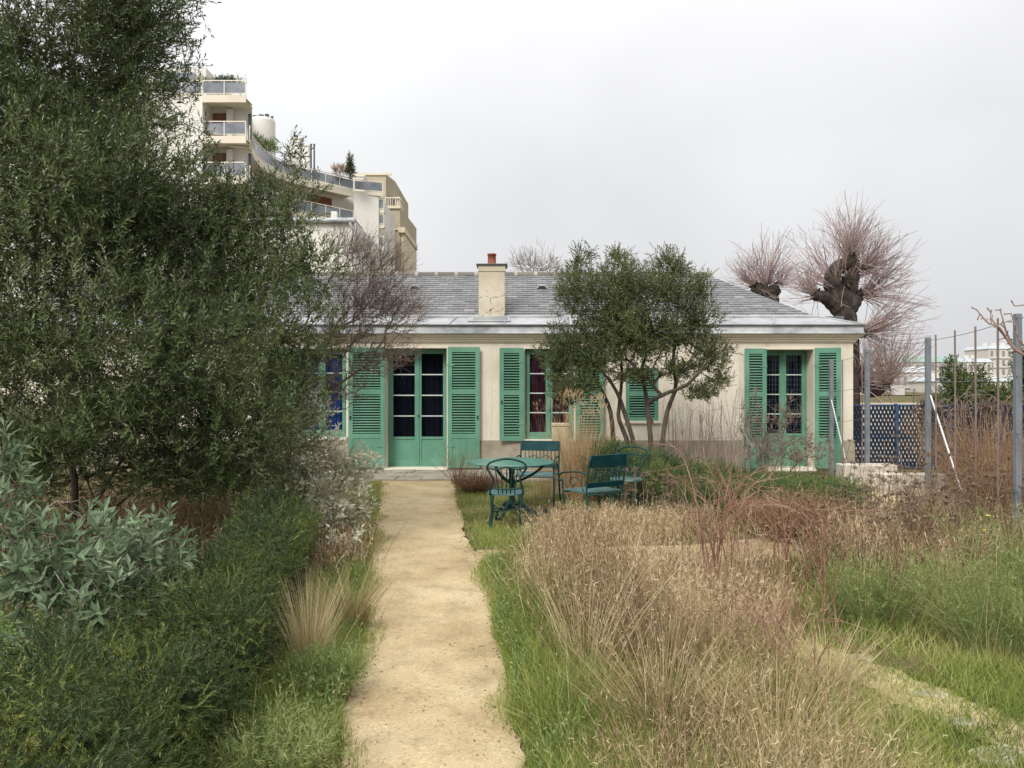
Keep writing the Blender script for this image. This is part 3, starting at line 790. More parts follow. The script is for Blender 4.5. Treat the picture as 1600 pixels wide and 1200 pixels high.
def shutter(x_h, wid, z0, z1, ang=0.0, panel=None, mat='green', y_off=-.055, name='shutter', label=None, nsl=26):
    """louvred shutter hinged at x_h, opening wid metres along +x (or -x when negative), swung by ang towards the garden"""
    g = G()
    s = 1 if wid > 0 else -1
    wid = abs(wid)
    ux = np.array([s * math.cos(ang), -math.sin(ang), 0]); uy = np.array([s * math.sin(ang) * 1.0, math.cos(ang), 0]) if s > 0 else np.array([-math.sin(ang) * -1.0, math.cos(ang), 0])
    uy = np.array([-ux[1], ux[0], 0]); 
    if uy[1] < 0: uy = -uy
    o = np.array([x_h, HY + y_off, 0])
    T = .034
    def bar(a, b, c, d, t=T, dy=0.0):
        cc = o + ux * (a + b) / 2 + uy * dy + np.array([0, 0, (c + d) / 2])
        obox(g, cc, ux * (b - a) / 2, uy * t / 2, [0, 0, (d - c) / 2])
    st = .085
    bar(0, st, z0, z1); bar(wid - st, wid, z0, z1)
    rails = [(z1 - .10, z1)]
    H = z1 - z0
    if panel: 
        mid = z0 + panel + (z1 - z0 - panel) * .50
        rails += [(mid - .05, mid + .05), (z0 + panel - .04, z0 + panel + .05), (z0, z0 + .11)]
        bar(st, wid - st, z0 + .11, z0 + panel - .04, .016)
        fields = [(z0 + panel + .05, mid - .05), (mid + .05, z1 - .10)]
    else:
        mid = z0 + H * .52
        rails += [(mid - .05, mid + .05), (z0, z0 + .10)]
        fields = [(z0 + .10, mid - .05), (mid + .05, z1 - .10)]
    for c, d in rails: bar(st, wid - st, c, d, T - .004)
    for c, d in fields:
        m = max(3, int(round((d - c) / .052)))
        for i in range(m):
            zc = c + (i + .5) * (d - c) / m
            az = math.radians(33)
            cc = o + ux * wid / 2 + np.array([0, 0, zc])
            tilt = uy * math.cos(az) * .017 + np.array([0, 0, math.sin(az) * .017])
            nrm_ = uy * -math.sin(az) * .004 + np.array([0, 0, math.cos(az) * .004])
            obox(g, cc, ux * (wid / 2 - st), tilt, nrm_)
    ob = g.build(name, M[mat], house)
    g = G(); obox(g, o + ux * wid / 2 + uy * (T / 2 - .003) + np.array([0, 0, (fields[0][0] + fields[1][1]) / 2]), ux * (wid / 2 - st + .01), uy * .0025, [0, 0, (fields[1][1] - fields[0][0]) / 2 + .01]); g.build('gap_shade_sheet', M['dark'], ob)  # added dark sheet behind the slats, paints the gaps as shade
    for zz in (z0 + .18 * H, z0 + .85 * H):
        g = G(); obox(g, o + ux * .06 - uy * (T / 2 + .004) + np.array([0, 0, zz]), ux * .07, uy * .004, [0, 0, .014]); g.build('hinge', M[mat], ob)
    g = G(); obox(g, o + ux * (wid - .04) - uy * (T / 2 + .012) + np.array([0, 0, z0 + .42 * H]), ux * .012, uy * .012, [0, 0, .03])
    g.build('catch', M['iron'], ob)
    if label: ob['label'] = label
    return ob
zD = .06
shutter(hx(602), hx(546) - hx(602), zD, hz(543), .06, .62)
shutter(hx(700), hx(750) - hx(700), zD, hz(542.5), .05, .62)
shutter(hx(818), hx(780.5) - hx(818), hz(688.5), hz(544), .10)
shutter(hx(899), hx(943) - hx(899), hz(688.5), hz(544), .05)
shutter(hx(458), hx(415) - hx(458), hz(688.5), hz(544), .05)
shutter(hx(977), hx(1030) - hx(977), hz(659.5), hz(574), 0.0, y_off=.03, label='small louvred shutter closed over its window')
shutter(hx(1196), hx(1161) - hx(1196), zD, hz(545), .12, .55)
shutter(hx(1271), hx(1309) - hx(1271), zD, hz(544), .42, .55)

def casement(x0, x1, z0, z1, name, cloth, bottom=.0, deep=DEP, glass_rows=4, grille=False, muntin=1, green='green', label=None):
    """two-leaf glazed door or window filling an opening"""
    y = HY + deep - .10
    g = G(); fw = .03
    bbox(g, x0, x0 + fw, y - .02, y + .06, z0, z1); bbox(g, x1 - fw, x1, y - .02, y + .06, z0, z1); bbox(g, x0 + fw, x1 - fw, y - .02, y + .06, z1 - fw, z1)
    bbox(g, x0 + fw, x1 - fw, y - .02, y + .06, z0, z0 + .05)
    xm = (x0 + x1) / 2; lf = .068
    pb = z0 + .05
    panes = G(); bars = []; rb = (z1 - fw - .07)
    for a, b in ((x0 + fw, xm), (xm, x1 - fw)):
        yy0, yy1 = y - .012, y + .032
        bbox(g, a + .002, a + lf, yy0, yy1, pb, z1 - fw - .002); bbox(g, b - lf, b - .002, yy0, yy1, pb, z1 - fw - .002)
        bbox(g, a + lf, b - lf, yy0, yy1, rb, z1 - fw - .002)
        gz0 = pb + (bottom if bottom else .09)
        bbox(g, a + lf, b - lf, yy0, yy1, gz0 - .05, gz0); bbox(g, a + lf, b - lf, yy0, yy1, pb, pb + .09 if bottom else pb + .04)
        if bottom: box(g, a + lf, b - lf, yy0 + .016, yy1 - .01, pb + .09, gz0 - .05)
        box(panes, a + lf, b - lf, y + .006, y + .010, gz0, rb)
        for i in range(1, glass_rows):
            z = gz0 + (rb - gz0) * i / glass_rows
            gb = G(); box(gb, a + lf, b - lf, yy0 + .006, y + .004, z - .011, z + .011); bars.append(gb)
    bbox(g, xm - .022, xm + .022, y - .030, y - .012, pb + .01, z1 - fw - .01)
    ob = g.build(name, M[green], house)
    panes.build('pane', M['glass'], ob); [gb.build('glazing_bar', M['bar'], ob) for gb in bars]
    g = G(); lathe(g, [(.0, -.02), (.018, -.015), (.022, 0), (.018, .015), (0, .02)], (xm + .0, y - .05, z0 + (1.05 if bottom else .6)), 10); box(g, xm - .008, xm + .008, y - .05, y - .028, z0 + (1.0 if bottom else .55), z0 + (1.09 if bottom else .64)); g.build('handle', M['steel'], ob)
    g = G(); m = 60
    xs = np.linspace(x0 + .03, x1 - .03, m); yv = y + .10 + .012 * np.sin(np.arange(m) * 1.1) + .008 * np.sin(np.arange(m) * .37)
    V = np.concatenate([np.stack([xs, yv, np.full(m, z0 + .05)], 1), np.stack([xs, yv, np.full(m, z1 - .03)], 1)])
    g.add(V, [[i, i + 1, m + i + 1, m + i] for i in range(m - 1)]); g.build('curtain', M[cloth], ob)
    if grille:
        g = G()
        for x in np.arange(x0 + fw + lf, x1 - fw - lf, .062): box(g, x - .004, x + .004, y + .03, y + .038, pb + .6, z1 - fw - .05)
        for z in np.arange(pb + .6, z1 - fw - .05, .10): box(g, x0 + fw, x1 - fw, y + .039, y + .045, z - .004, z + .004)
        g.build('grille', M['steel'], ob)
    if label: ob['label'] = label
    return ob
o = ops[0]; casement(*o, 'window', 'cloth_blue', deep=.20)
o = ops[1]; casement(*o, 'door', 'cloth_navy', bottom=.56, deep=.40, green='green2')
o = ops[2]; casement(*o, 'window', 'cloth_red', deep=.22)
o = ops[4]; casement(*o, 'door', 'cloth_navy', bottom=.62, deep=.46, grille=True)
for i in (0, 2, 3):
    g = G(); a, b, c, d = ops[i]; bbox(g, a - .04, b + .04, HY - .05, HY + .10, c - .045, c + .003); g.build('sill', M['jamb'], house)
for i in (1, 4):
    g = G(); a, b, c, d = ops[i]; bbox(g, a - .02, b + .02, HY - .10, HY + .38, -.02, c + .012); g.build('threshold', M['jamb'], house)
for i, (a, b, c, d) in enumerate(ops):      # painted plaster surrounds of the openings, 12 mm proud
    if i == 3: continue
    z = c + .004; g = G()
    box(g, a - .045, a - .001, HY - .012, HY - .0005, z, d + .045); box(g, b + .001, b + .045, HY - .012, HY - .0005, z, d + .045)
    box(g, a - .001, b + .001, HY - .012, HY - .0005, d + .001, d + .045)
    g.build('surround', M['jamb'], house)
# ------------------------------------------------------------------ apartment block on the hill behind
M['apt'] = m_noise('pale_facade', [(0.55, 0.53, 0.49), (0.68, 0.66, 0.62), (0.74, 0.72, 0.68)], .35, 0.85, 0.05, 6, spec=.2)
M['apt_slab'] = m_noise('balcony_stone', [(0.60, 0.545, 0.44), (0.70, 0.645, 0.535)], .6, 0.85, spec=.2)
M['tan'] = m_noise('tan_facade', [(0.36, 0.315, 0.235), (0.43, 0.38, 0.29)], .4, 0.9, 0.05, 6, spec=.2)
M['cream'] = m_noise('cream_stone', [(0.55, 0.49, 0.36), (0.64, 0.575, 0.44)], .5, 0.9, spec=.2)
M['rail'] = m_noise('rail_paint', [(0.62, 0.57, 0.49), (0.72, 0.68, 0.6)], 3, 0.6)
M['smoked'] = m_noise('smoked_glass', [(0.10, 0.115, 0.145), (0.19, 0.205, 0.235), (0.30, 0.31, 0.33)], .55, 0.12, spec=.6)
M['brown_blind'] = m_noise('brown_blind', [(0.14, 0.055, 0.035), (0.20, 0.085, 0.05)], 1.0, 0.7, stretch=(.3, .3, 12))
M['dark_win'] = m_noise('dark_window', [(0.025, 0.03, 0.035), (0.05, 0.055, 0.06)], .6, 0.15, spec=.6)
apt = empty('apartment_building', (-19, 58, 0), 'tall pale apartment building with stacked curved balconies rising behind the big evergreen', 'building')
D0 = 54.0
def AX(px, Y): return (px - 800) / F * Y
def AZ(py, Y): return EYE - (py - 600) / F * Y
PIT = 2.87
CURVE = spline([(-18.7, 55.0, 0), (-19.35, 58, 0), (-19.5, 60.6, 0), (-19.15, 62.8, 0), (-18.3, 64.6, 0), (-17.0, 66.2, 0), (-14.25, 69.3, 0)], 40)[:, :2]
# bodies
def extrude(g, plan, z0, z1, tone=.5):
    n = len(plan); V = [[*p, z0] for p in plan] + [[*p, z1] for p in plan]
    g.add(V, [[i, (i + 1) % n, n + (i + 1) % n, n + i] for i in range(n)], tone)
    g.add(V[n:], [list(range(n))], tone)
zA = 22.0       # floor of the top terrace of the left wing
g = G()
wing = [(-36, 54.02), (AX(316, 54), 54.02), (AX(316, 54), 55.6), (AX(383, 54) - .05, 55.6), (-19.75, 57.2), (-22.5, 66), (-36, 74)]
extrude(g, wing, 0, zA - .012)
# body behind the curved balconies, 1.5 m back
back = [(p[0] - 0, p[1]) for p in CURVE]
dd = nrm(np.gradient(CURVE, axis=0)); no = np.stack([-dd[:, 1], dd[:, 0]], 1)
rear = CURVE + no * 1.5
rear = rear[3:]
zB = zA - PIT + .02
extrude(g, [tuple(p) for p in rear] + [(-12.7, 71.5), (-12.7, 80), (-26, 80), (-21.2, 60)], 0, zB)
extrude(g, [(-14.25, 69.3), (AX(591, 70), 70.2), (AX(591, 70), 80), (-14.0, 80), (-14.0, 70.6)], 0, AZ(300, 69.5))
# penthouse set back on the curved wing, round tower, chimneys
extrude(g, [tuple(p) for p in (CURVE + no * 3.3)[14:]] + [(-13.6, 82), (-26, 82), (-22.9, 61)], zB, zB + 1.9)
extrude(g, [(AX(240, 57), 57), (AX(322, 57), 57), (AX(322, 57), 66), (-33, 66)], zA - .5, AZ(106, 57))
lathe(g, [(0, 21), (0, AZ(186, 66)), ][:1] + [(1.02, 16), (1.02, AZ(191, 66)), (.95, AZ(187, 66)), (0, AZ(186, 66))], (AX(411, 66), 66, 0), 28)
for px, w, y0, Y in ((461, 7, 217, 70), (478, 5, 228, 73), (560, 9, 276, 74)):
    a, b = AX(px - w, Y), AX(px + w, Y); box(g, a, b, Y, Y + .9, zB, AZ(y0, Y)); box(g, a - .1, b + .1, Y - .1, Y + 1, AZ(y0, Y), AZ(y0, Y) + .12)
g.build('wall', M['apt'], apt)
for px, Y, y0, y1, r in ((397, 66, 187, 181, .16), (407, 66, 186, 180, .2), (416, 66, 186, 179, .16), (424, 66, 188, 182, .1), (461, 70, 217, 212, .18)):
    g = G(); lathe(g, [(0, AZ(y0, Y)), (r, AZ(y0, Y)), (r, AZ(y1, Y)), (r * 1.2, AZ(y1, Y)), (r * 1.2, AZ(y1, Y) + .08), (0, AZ(y1, Y) + .1)], (AX(px, Y), Y + .2, 0), 12); g.build('chimney_pot', M['lead'], apt)
for px in (486, 491):
    g = G(); lathe(g, [(.08, zB), (.08, AZ(227, 72)), (.11, AZ(227, 72)), (.11, AZ(225, 72)), (0, AZ(225, 72))], (AX(px, 72), 72, 0), 10); g.build('flue_pipe', M['lead'], apt)
def balcony(pts, z, slab=.52, h=1.05, step=1.4, inset=1.5, name='balcony'):
    """z: top of the floor; the parapet face drops slab below it; rail h above"""
    pts = np.asarray(pts, float)
    g = G(); ribbon(g, pts, z - slab, z, 0, -.12)
    dd = nrm(np.gradient(pts, axis=0)); no = np.stack([-dd[:, 1], dd[:, 0]], 1)
    inn = pts + no * inset
    n = len(pts); V = [[*p, z - .2] for p in pts + no * .121] + [[*p, z - .2] for p in inn]
    g.add(V, [[i, i + 1, n + i + 1, n + i] for i in range(n - 1)])
    V = [[*p, z - slab + .12] for p in pts + no * .121] + [[*p, z - slab + .12] for p in inn]
    g.add(V, [[i, n + i, n + i + 1, i + 1] for i in range(n - 1)])
    ob = g.build(name, M['apt_slab'], apt)
    g = G(); ribbon(g, pts, z + h - .07, z + h, -.02, -.09); ribbon(g, pts, z + .10, z + .14, -.03, -.07)
    s = np.concatenate([[0], np.cumsum(np.linalg.norm(np.diff(pts, axis=0), axis=1))])
    for q in np.linspace(0.03, s[-1] - .03, max(2, int(s[-1] / step) + 1)):
        x = np.interp(q, s, (pts + no * .055)[:, 0]); y = np.interp(q, s, (pts + no * .055)[:, 1])
        box(g, x - .03, x + .03, y - .03, y + .03, z, z + h - .07)
    g.build('railing', M['rail'], ob)
    g = G(); ribbon(g, pts, z + .16, z + h - .16, -.045, -.06); g.build('glass_panel', M['smoked'], ob)
    return ob
fx0, fx1 = AX(316, 54), AX(384, 54)
balcony([(-36, 54.0), (-30, 54.0), (fx0 - .02, 54.0)], zA, slab=.05)
for k in range(4):
    z = zA - k * PIT
    balcony([(fx0, 54.0), (fx0 + 1.2, 54.0), (fx1, 54.0)], z)
for k in range(3):
    z = zB - k * PIT
    balcony(CURVE, z, slab=.6)
# recess walls and openings of the left wing
for k in range(4):
    z = zA - PIT - k * PIT
    g = G(); bbox(g, fx0 + .15, fx0 + 1.15, 55.50, 55.58, z, z + 2.1); g.build('blind', M['brown_blind'], apt)
    g = G(); bbox(g, fx0 + 1.25, fx0 + 1.65, 55.2, 55.58, z, z + 2.3); g.build('pillar', M['apt'], apt)
    g = G(); bbox(g, fx1 - .32, fx1 - .1, 55.45, 55.58, z, z + 2.05); g.build('window', M['dark_win'], apt)
    g = G(); bbox(g, -28.5, -26.9, 53.95, 54.0, z + .9, z + 2.1); g.build('window', M['dark_win'], apt)
# blinds and windows along the curved wing, flush with the set-back wall
m = len(rear)
for k in range(3):
    z = zB - PIT * (k + 1)
    for a, b, mt in ((8, 12, 'dark_win'), (15, 19, 'dark_win'), (24, 28, 'brown_blind'), (30, 35, 'brown_blind')):
        g = G(); ribbon(g, rear[a:b], z + .05, z + 2.1, .005, .06); g.build('blind' if mt == 'brown_blind' else 'window', M[mt], apt)
g = G(); ribbon(g, (CURVE + no * 3.3)[26:37], zB + .5, zB + 1.5, .005, .06); g.build('window', M['dark_win'], apt)
g = G(); ribbon(g, np.array([(AX(245, 57), 56.98), (AX(280, 57), 56.98), (AX(305, 57), 56.98)]), AZ(146, 57), AZ(114, 57), .005, .05); g.build('window', M['smoked'], apt)
# end wall terrace and its small side balconies
zt = AZ(300, 69.5)
balcony([(-14.2, 69.35), (-13.0, 69.8), (AX(598, 70), 70.2)], zt + .1, slab=.3, inset=.6)
for y in (326, 350, 385):
    z = AZ(y, 70); balcony([(AX(590.5, 70), 70.4), (AX(594, 70), 70.4), (AX(599, 70), 70.4)], z, slab=.3, inset=.9, step=.5)
# terrace plants: each pot plant its own thing
def leafy(name, label, cat, loc, lobes, n, mat, L, Wd, group=None, stem=None, tone=.5, nl=8, shootL=None, ang=.8):
    root = empty(name, loc, label, cat, group)
    pts, od = lobe_points(lobes, n, .5)
    gl = G(); gs = G()
    shoots(gl, gs, pts, od * .6 + np.array([0, 0, .5]) + rng.normal(0, .3, pts.shape), shootL or L * 3, nl, L, Wd, np.clip(tone + .25 * clump(pts, 3), 0, 1), ang, stem_r=L * .05)
    top = np.mean([l[:3] for l in lobes], 0)
    prisms(gs, [np.array(loc)] * 5, [np.array(loc) + (np.array(l[:3]) - np.array(loc)) * .9 for l in (lobes * 5)[:5]], L * .3, L * .12, 5)
    gl.build('foliage', M[mat], root); gs.build('stem', M[stem or 'twig'], root)
    return root
Y = 68.0; b = P(547, 276, Y)
leafy('cypress', 'slim pointed dark cypress on the curved top terrace', 'tree', tuple(b), [(b[0], b[1], b[2] + .5, .26, .26, .7), (b[0], b[1], b[2] + 1.2, .17, .17, .75)], 260, 'leaf_mid', .13, .07, tone=.2)
b = P(531, 272, Y); leafy('terrace_shrub', 'round rust coloured shrub beside the slim cypress on the terrace', 'shrub', tuple(b), [(b[0], b[1], b[2] + .3, .65, .4, .38)], 160, 'russet', .14, .05, tone=.7)
Y = 60.0; b = P(420, 222, 64); leafy('terrace_shrub', 'green shrub spilling over the curved terrace by the round tower', 'shrub', tuple(b), [(b[0], b[1], b[2] - .5, .7, .5, .45), (b[0] - 1.0, b[1], b[2] + .1, .3, .4, .4)], 200, 'leaf_ivy', .16, .08, tone=.5)
b = P(352, 140, 55.2); leafy('terrace_shrub', 'dark clipped shrub above the glass railing of the highest terrace', 'shrub', tuple(b - np.array([0, 0, .8])), [(b[0], b[1], b[2] + .35, .9, .4, .45)], 260, 'leaf_yew', .13, .07, tone=.3)
b = P(375, 140, 55.2); leafy('terrace_shrub', 'wispy pale shrub at the corner of the highest terrace', 'shrub', tuple(b - np.array([0, 0, .8])), [(b[0], b[1], b[2] + .3, .35, .3, .6)], 60, 'leaf_silver', .12, .04, tone=.5)
b = P(314, 138, 55.2); leafy('terrace_shrub', 'olive shrub left of the dark clipped one on the highest terrace', 'shrub', tuple(b - np.array([0, 0, .8])), [(b[0], b[1], b[2] + .2, .7, .3, .5)], 120, 'leaf_jun', .13, .06, tone=.7)
b = P(574, 292, 71.5); leafy('terrace_shrub', 'sparse dry shrub on the low end terrace', 'shrub', tuple(b - np.array([0, 0, .8])), [(b[0] , b[1], b[2] + .1, .9, .3, .5)], 110, 'russet', .12, .03, tone=.6)

tanb = empty('tan_building', (-12.2, 84, 0), 'plain tan stepped building at the right end of the curved apartment block', 'building')
g = G(); Y = 84.0
extrude(g, [(AX(548, Y), Y), (AX(603, Y), Y), (AX(611, Y), Y + 3), (AX(611, Y), Y + 14), (AX(548, Y), Y + 14)], 0, AZ(272, Y))
extrude(g, [(AX(590, Y), Y - 1.5), (AX(628, Y), Y - 1.5), (AX(633, Y), Y + 10), (AX(600, Y), Y + 10)], 0, AZ(328, Y))
g.build('wall', M['tan'], tanb)
g = G()
box(g, AX(628.5, Y), AX(634, Y), Y - 1.3, Y + 9, 0, AZ(362, Y)); box(g, AX(626, Y), AX(636, Y), Y - 1.7, Y + 9.4, AZ(368, Y), AZ(362, Y) + .15)
box(g, AX(590, Y), AX(629, Y), Y - 1.7, Y - 1.51, AZ(331, Y), AZ(327, Y)); box(g, AX(590, Y), AX(629.5, Y), Y - 1.65, Y - 1.51, AZ(364, Y), AZ(362, Y))
box(g, AX(548, Y), AX(612, Y), Y - .15, Y - .01, AZ(274, Y), AZ(271, Y))
box(g, AX(612, Y), AX(620, Y), Y + 2, Y + 5, AZ(328, Y), AZ(303, Y)); box(g, AX(610.5, Y), AX(621, Y), Y + 1.8, Y + 5.2, AZ(304, Y), AZ(301, Y))
g.build('cornice', M['cream'], tanb)
g = G(); tube(g, [[AX(606, Y), Y - 1.4, AZ(314, Y)], [AX(628, Y), Y - 1.4, AZ(314, Y)]], .05, 6)
for px in np.linspace(606, 628, 7): tube(g, [[AX(px, Y), Y - 1.4, AZ(328, Y)], [AX(px, Y), Y - 1.4, AZ(314, Y)]], .03, 5)
g.build('railing', M['rail'], tanb)

low = empty('white_building', (-11.5, 40, 0), 'white rendered lower building with a zinc gutter and downpipe behind the garden house', 'building')
g = G(); Y = 40.0
extrude(g, [(-19, Y), (AX(557, Y), Y), (AX(557, Y), Y + 12), (-19, Y + 12)], 0, AZ(349, Y))
g.build('wall', M['apt'], low)
g = G(); tube(g, [[-19, Y - .18, AZ(346, Y)], [AX(555, Y), Y - .18, AZ(345, Y)]], .13, 10); 
g.add([[-19, Y - .1, AZ(344, Y)], [AX(556, Y), Y - .1, AZ(344, Y)], [AX(540, Y), Y + 5, AZ(344, Y) + .5], [-19, Y + 5, AZ(344, Y) + .5]], [[0, 1, 2, 3]])
g.build('gutter', M['zinc2'], low)
g = G(); tube(g, spline([(AX(549, Y), Y - .18, AZ(347, Y)), (AX(549, Y), Y - .18, AZ(353, Y)), (AX(556, Y), Y - .12, AZ(362, Y)), (AX(556, Y), Y - .12, AZ(372, Y)), (AX(556, Y), Y - .12, .2)], 40), .07, 8)
g.build('downpipe', M['zinc2'], low, smooth=True)
g = G(); bbox(g, AX(515, Y), AX(524, Y), Y + .3, Y + .6, AZ(344, Y), AZ(328, Y)); g.build('chimney', M['apt'], low)

# ------------------------------------------------------------------ far city to the right
M['c1'] = m_noise('far_cream', [(0.50, 0.47, 0.42), (0.60, 0.57, 0.52)], .05, .9)
M['c2'] = m_noise('far_grey_stone', [(0.40, 0.37, 0.34), (0.50, 0.465, 0.43)], .05, .9)
M['c3'] = m_noise('far_zinc_roof', [(0.40, 0.43, 0.46), (0.52, 0.55, 0.58)], .08, .6)
M['c4'] = m_noise('far_green_roof', [(0.22, 0.34, 0.29), (0.30, 0.42, 0.36)], .08, .7)
M['c5'] = m_noise('far_window', [(0.20, 0.20, 0.21), (0.28, 0.28, 0.29)], .1, .3)
def far_block(px0, px1, py_top, Y, wm, rm, roof_px, label, nwin=8, floors=4, depth=14, slope=.5):
    x0, x1, zt = AX(px0, Y), AX(px1, Y), AZ(py_top, Y)
    r = empty('apartment_building', ((x0 + x1) / 2, Y + depth / 2, 0), label, 'building')
    g = G(); box(g, x0, x1, Y, Y + depth, 0, zt)
    for i in range(1, floors + 1): box(g, x0 - .2, x1 + .2, Y - .35, Y - .003, zt - i * 3.1 - .2, zt - i * 3.1 + .12)
    g.build('wall', M[wm], r)
    rh = roof_px / F * Y
    g = G(); v = [[x0 - .3, Y - .3, zt + .004], [x1 + .3, Y - .3, zt + .004], [x1 + .3, Y + depth + .3, zt + .004], [x0 - .3, Y + depth + .3, zt + .004],
                  [x0 + rh * slope, Y + rh * slope, zt + rh], [x1 - rh * slope, Y + rh * slope, zt + rh], [x1 - rh * slope, Y + depth - rh * slope, zt + rh], [x0 + rh * slope, Y + depth - rh * slope, zt + rh]]
    g.add(v, BOXF); g.build('roof', M[rm], r)
    w = (x1 - x0) / nwin
    for j in range(nwin):
        for i in range(floors):
            z = zt - (i + 1) * 3.1 + .5
            g = G(); box(g, x0 + (j + .28) * w, x0 + (j + .72) * w, Y - .06, Y - .01, z, z + 1.9); g.build('window', M['c5'], r)
    for j in range(3):
        g = G(); xx = x0 + (x1 - x0) * (.15 + .3 * j + .05 * math.sin(Y + j)); box(g, xx, xx + 1.6, Y + depth * .5, Y + depth * .5 + .8, zt, zt + rh + 1.3); g.build('chimney', M['c1'], r)
far_block(1352, 1470, 628, 110, 'c1', 'c3', 8, 'distant low cream building lowest in the view left of the dark conifers', 9, 3)
far_block(1366, 1452, 582, 160, 'c2', 'c3', 9, 'distant grey stone building just right of the pollarded tree', 8, 5)
far_block(1462, 1660, 596, 150, 'c1', 'c3', 7, 'distant wide cream building behind the dark conifers', 16, 5)
far_block(1380, 1500, 566, 230, 'c2', 'c4', 9, 'distant building with a pale green roof on the skyline', 10, 5)
far_block(1504, 1550, 566, 240, 'c1', 'c3', 6, 'distant cream building with a low zinc roof between the thin poles', 5, 5)
far_block(1545, 1600, 545, 260, 'c1', 'c3', 5, 'tallest distant cream building near the right edge', 6, 7)
far_block(1602, 1700, 552, 255, 'c2', 'c3', 8, 'distant grey building at the far right edge', 8, 7)

# ------------------------------------------------------------------ blue fence
fen = empty('mesh_fence', (8.5, 15.35, 0), 'blue expanded metal fence running right from the house corner', 'fence')
FY = 15.35; ZF = 1.29
xf = AX(1319, FY)
pw = 1.05
k = 0
while xf < 13.5:
    x1 = xf + pw
    g = G()
    bbox(g, xf, xf + .035, FY - .02, FY + .02, .02, ZF); bbox(g, x1 - .04, x1 - .005, FY - .02, FY + .02, .02, ZF)
    bbox(g, xf + .035, x1 - .04, FY - .02, FY + .02, ZF - .035, ZF); bbox(g, xf + .035, x1 - .04, FY - .02, FY + .02, .02, .055); bbox(g, xf + .035, x1 - .04, FY - .012, FY + .012, .62, .65)
    fr = g.build('fence_panel', M['fence'], fen)
    # expanded metal: crossing diagonal strips leave lozenge holes
    P0 = []; P1 = []
    dxl, dzl = .075, .16
    W_, H_ = pw - .075, ZF - .09
    for s in (1, -1):
        m = int(W_ / dxl) + int(H_ / dzl) + 2
        for i in range(-int(H_ / dzl) - 1, int(W_ / dxl) + 2):
            # line x = i*dxl + s*(dxl/dzl)*z
            sl_ = dxl / dzl
            if s > 0: a, b = i * dxl, i * dxl + sl_ * H_
            else: a, b = i * dxl + sl_ * H_, i * dxl
            z0, z1 = 0.0, H_
            (xa, za), (xb, zb) = (a, z0), (b, z1)
            def clipx(x, xa, za, xb, zb): return za + (zb - za) * (x - xa) / (xb - xa)
            lo, hi = min(xa, xb), max(xa, xb)
            if hi <= 0 or lo >= W_: continue
            pts = [(xa, za), (xb, zb)]
            out = []
            for x, z in pts:
                if x < 0: z = clipx(0, xa, za, xb, zb); x = 0
                if x > W_: z = clipx(W_, xa, za, xb, zb); x = W_
                out.append((x, z))
            P0.append([xf + .035 + out[0][0], FY + .004 * s, .055 + out[0][1]]); P1.append([xf + .035 + out[1][0], FY + .004 * s, .055 + out[1][1]])
    g = G(); prisms(g, P0, P1, .0195, .0195, 4); g.build('mesh', M['fence_mesh'], fr)
    g = G(); bbox(g, xf - .035, xf - .002, FY - .04, FY + .04, 0, ZF + .02); g.build('post', M['fence'], fen)
    xf = x1; k += 1
g = G(); g.add([[6.9, 16.2, .006], [40, 16.2, .006], [60, 70, .006], [8.5, 70, .006]], [[0, 1, 2, 3]])
tag(g.build('courtyard', M['plinth']), kind='structure')
bb = empty('screen_wall', (11.5, 15.9, 0), 'dark blue solid screen behind the right part of the blue mesh fence', 'fence')
g = G(); bbox(g, AX(1452, 15.7), 14.5, 15.70, 15.74, 0, 1.22); g.build('board', M['fence_mesh'], bb)
g = G()
for x in np.arange(AX(1452, 15.7) + .4, 14.4, 1.6): bbox(g, x, x + .06, 15.745, 15.82, 0, 1.25)
g.build('post', M['fence'], bb)

# white blocks at the end of the side path
Y = 12.6
g = G(); a, b = P(1319, 727, Y), P(1403, 757, Y); bbox(g, a[0], b[0], Y, Y + .34, -.03, a[2], .008)
tag(g.build('stone_block', M['white_block'], base=((a[0] + b[0]) / 2, Y + .27, 0)), 'taller white rendered block at the end of the side path by the fence', 'stone block')
Y = 11.7
g = G(); a, b = P(1383, 742, Y), P(1484, 760, Y); bbox(g, a[0], b[0], Y, Y + .3, -.03, a[2], .008)
tag(g.build('stone_block', M['white_block'], base=((a[0] + b[0]) / 2, Y + .25, 0)), 'lower white slab right of the taller white block among dead flowers', 'stone block')

# ------------------------------------------------------------------ espalier trellis
tre = empty('espalier_trellis', (5.6, 11, 0), 'grey steel posts and thin rusty poles strung with wires right of side path', 'trellis')
posts = [(1299, 14.45, 562, 7), (1355, 13.0, 546, 8), (1450, 10.5, 527, 9), (1590, 7.4, 490, 12)]
tops = []
for px, Y, py, w in posts:
    c = P(px, py, Y); hw = w * .40 / F * Y
    g = G(); bbox(g, c[0] - hw, c[0] + hw, Y - hw, Y + hw, -.02, c[2], .006)
    g.build('post', M['steel'], tre); tops.append(c)
for px, Y, py in ((1316, 14.0, 562), (1347, 13.35, 556), (1462, 10.2, 523), (1492, 9.3, 516), (1524, 8.6, 510), (1559, 7.95, 497)):
    c = P(px, py, Y); g = G(); tube(g, [[c[0], Y, 0], [c[0] + .005, Y, 1.2], [c[0], Y, c[2]]], .0105, 6); g.build('pole', M['pole'], tre)
for (px, Y, py), (qx, Z, qy) in (((1299, 14.4, 625), (1322, 14.1, 722)), ((1454, 10.45, 618), (1503, 9.7, 770))):
    a, b = P(px, py, Y), P(qx, qy, Z); b[2] = max(b[2], .0); g = G(); tube(g, [a, b], .012, 8); g.build('brace', M['steelw'], tre)
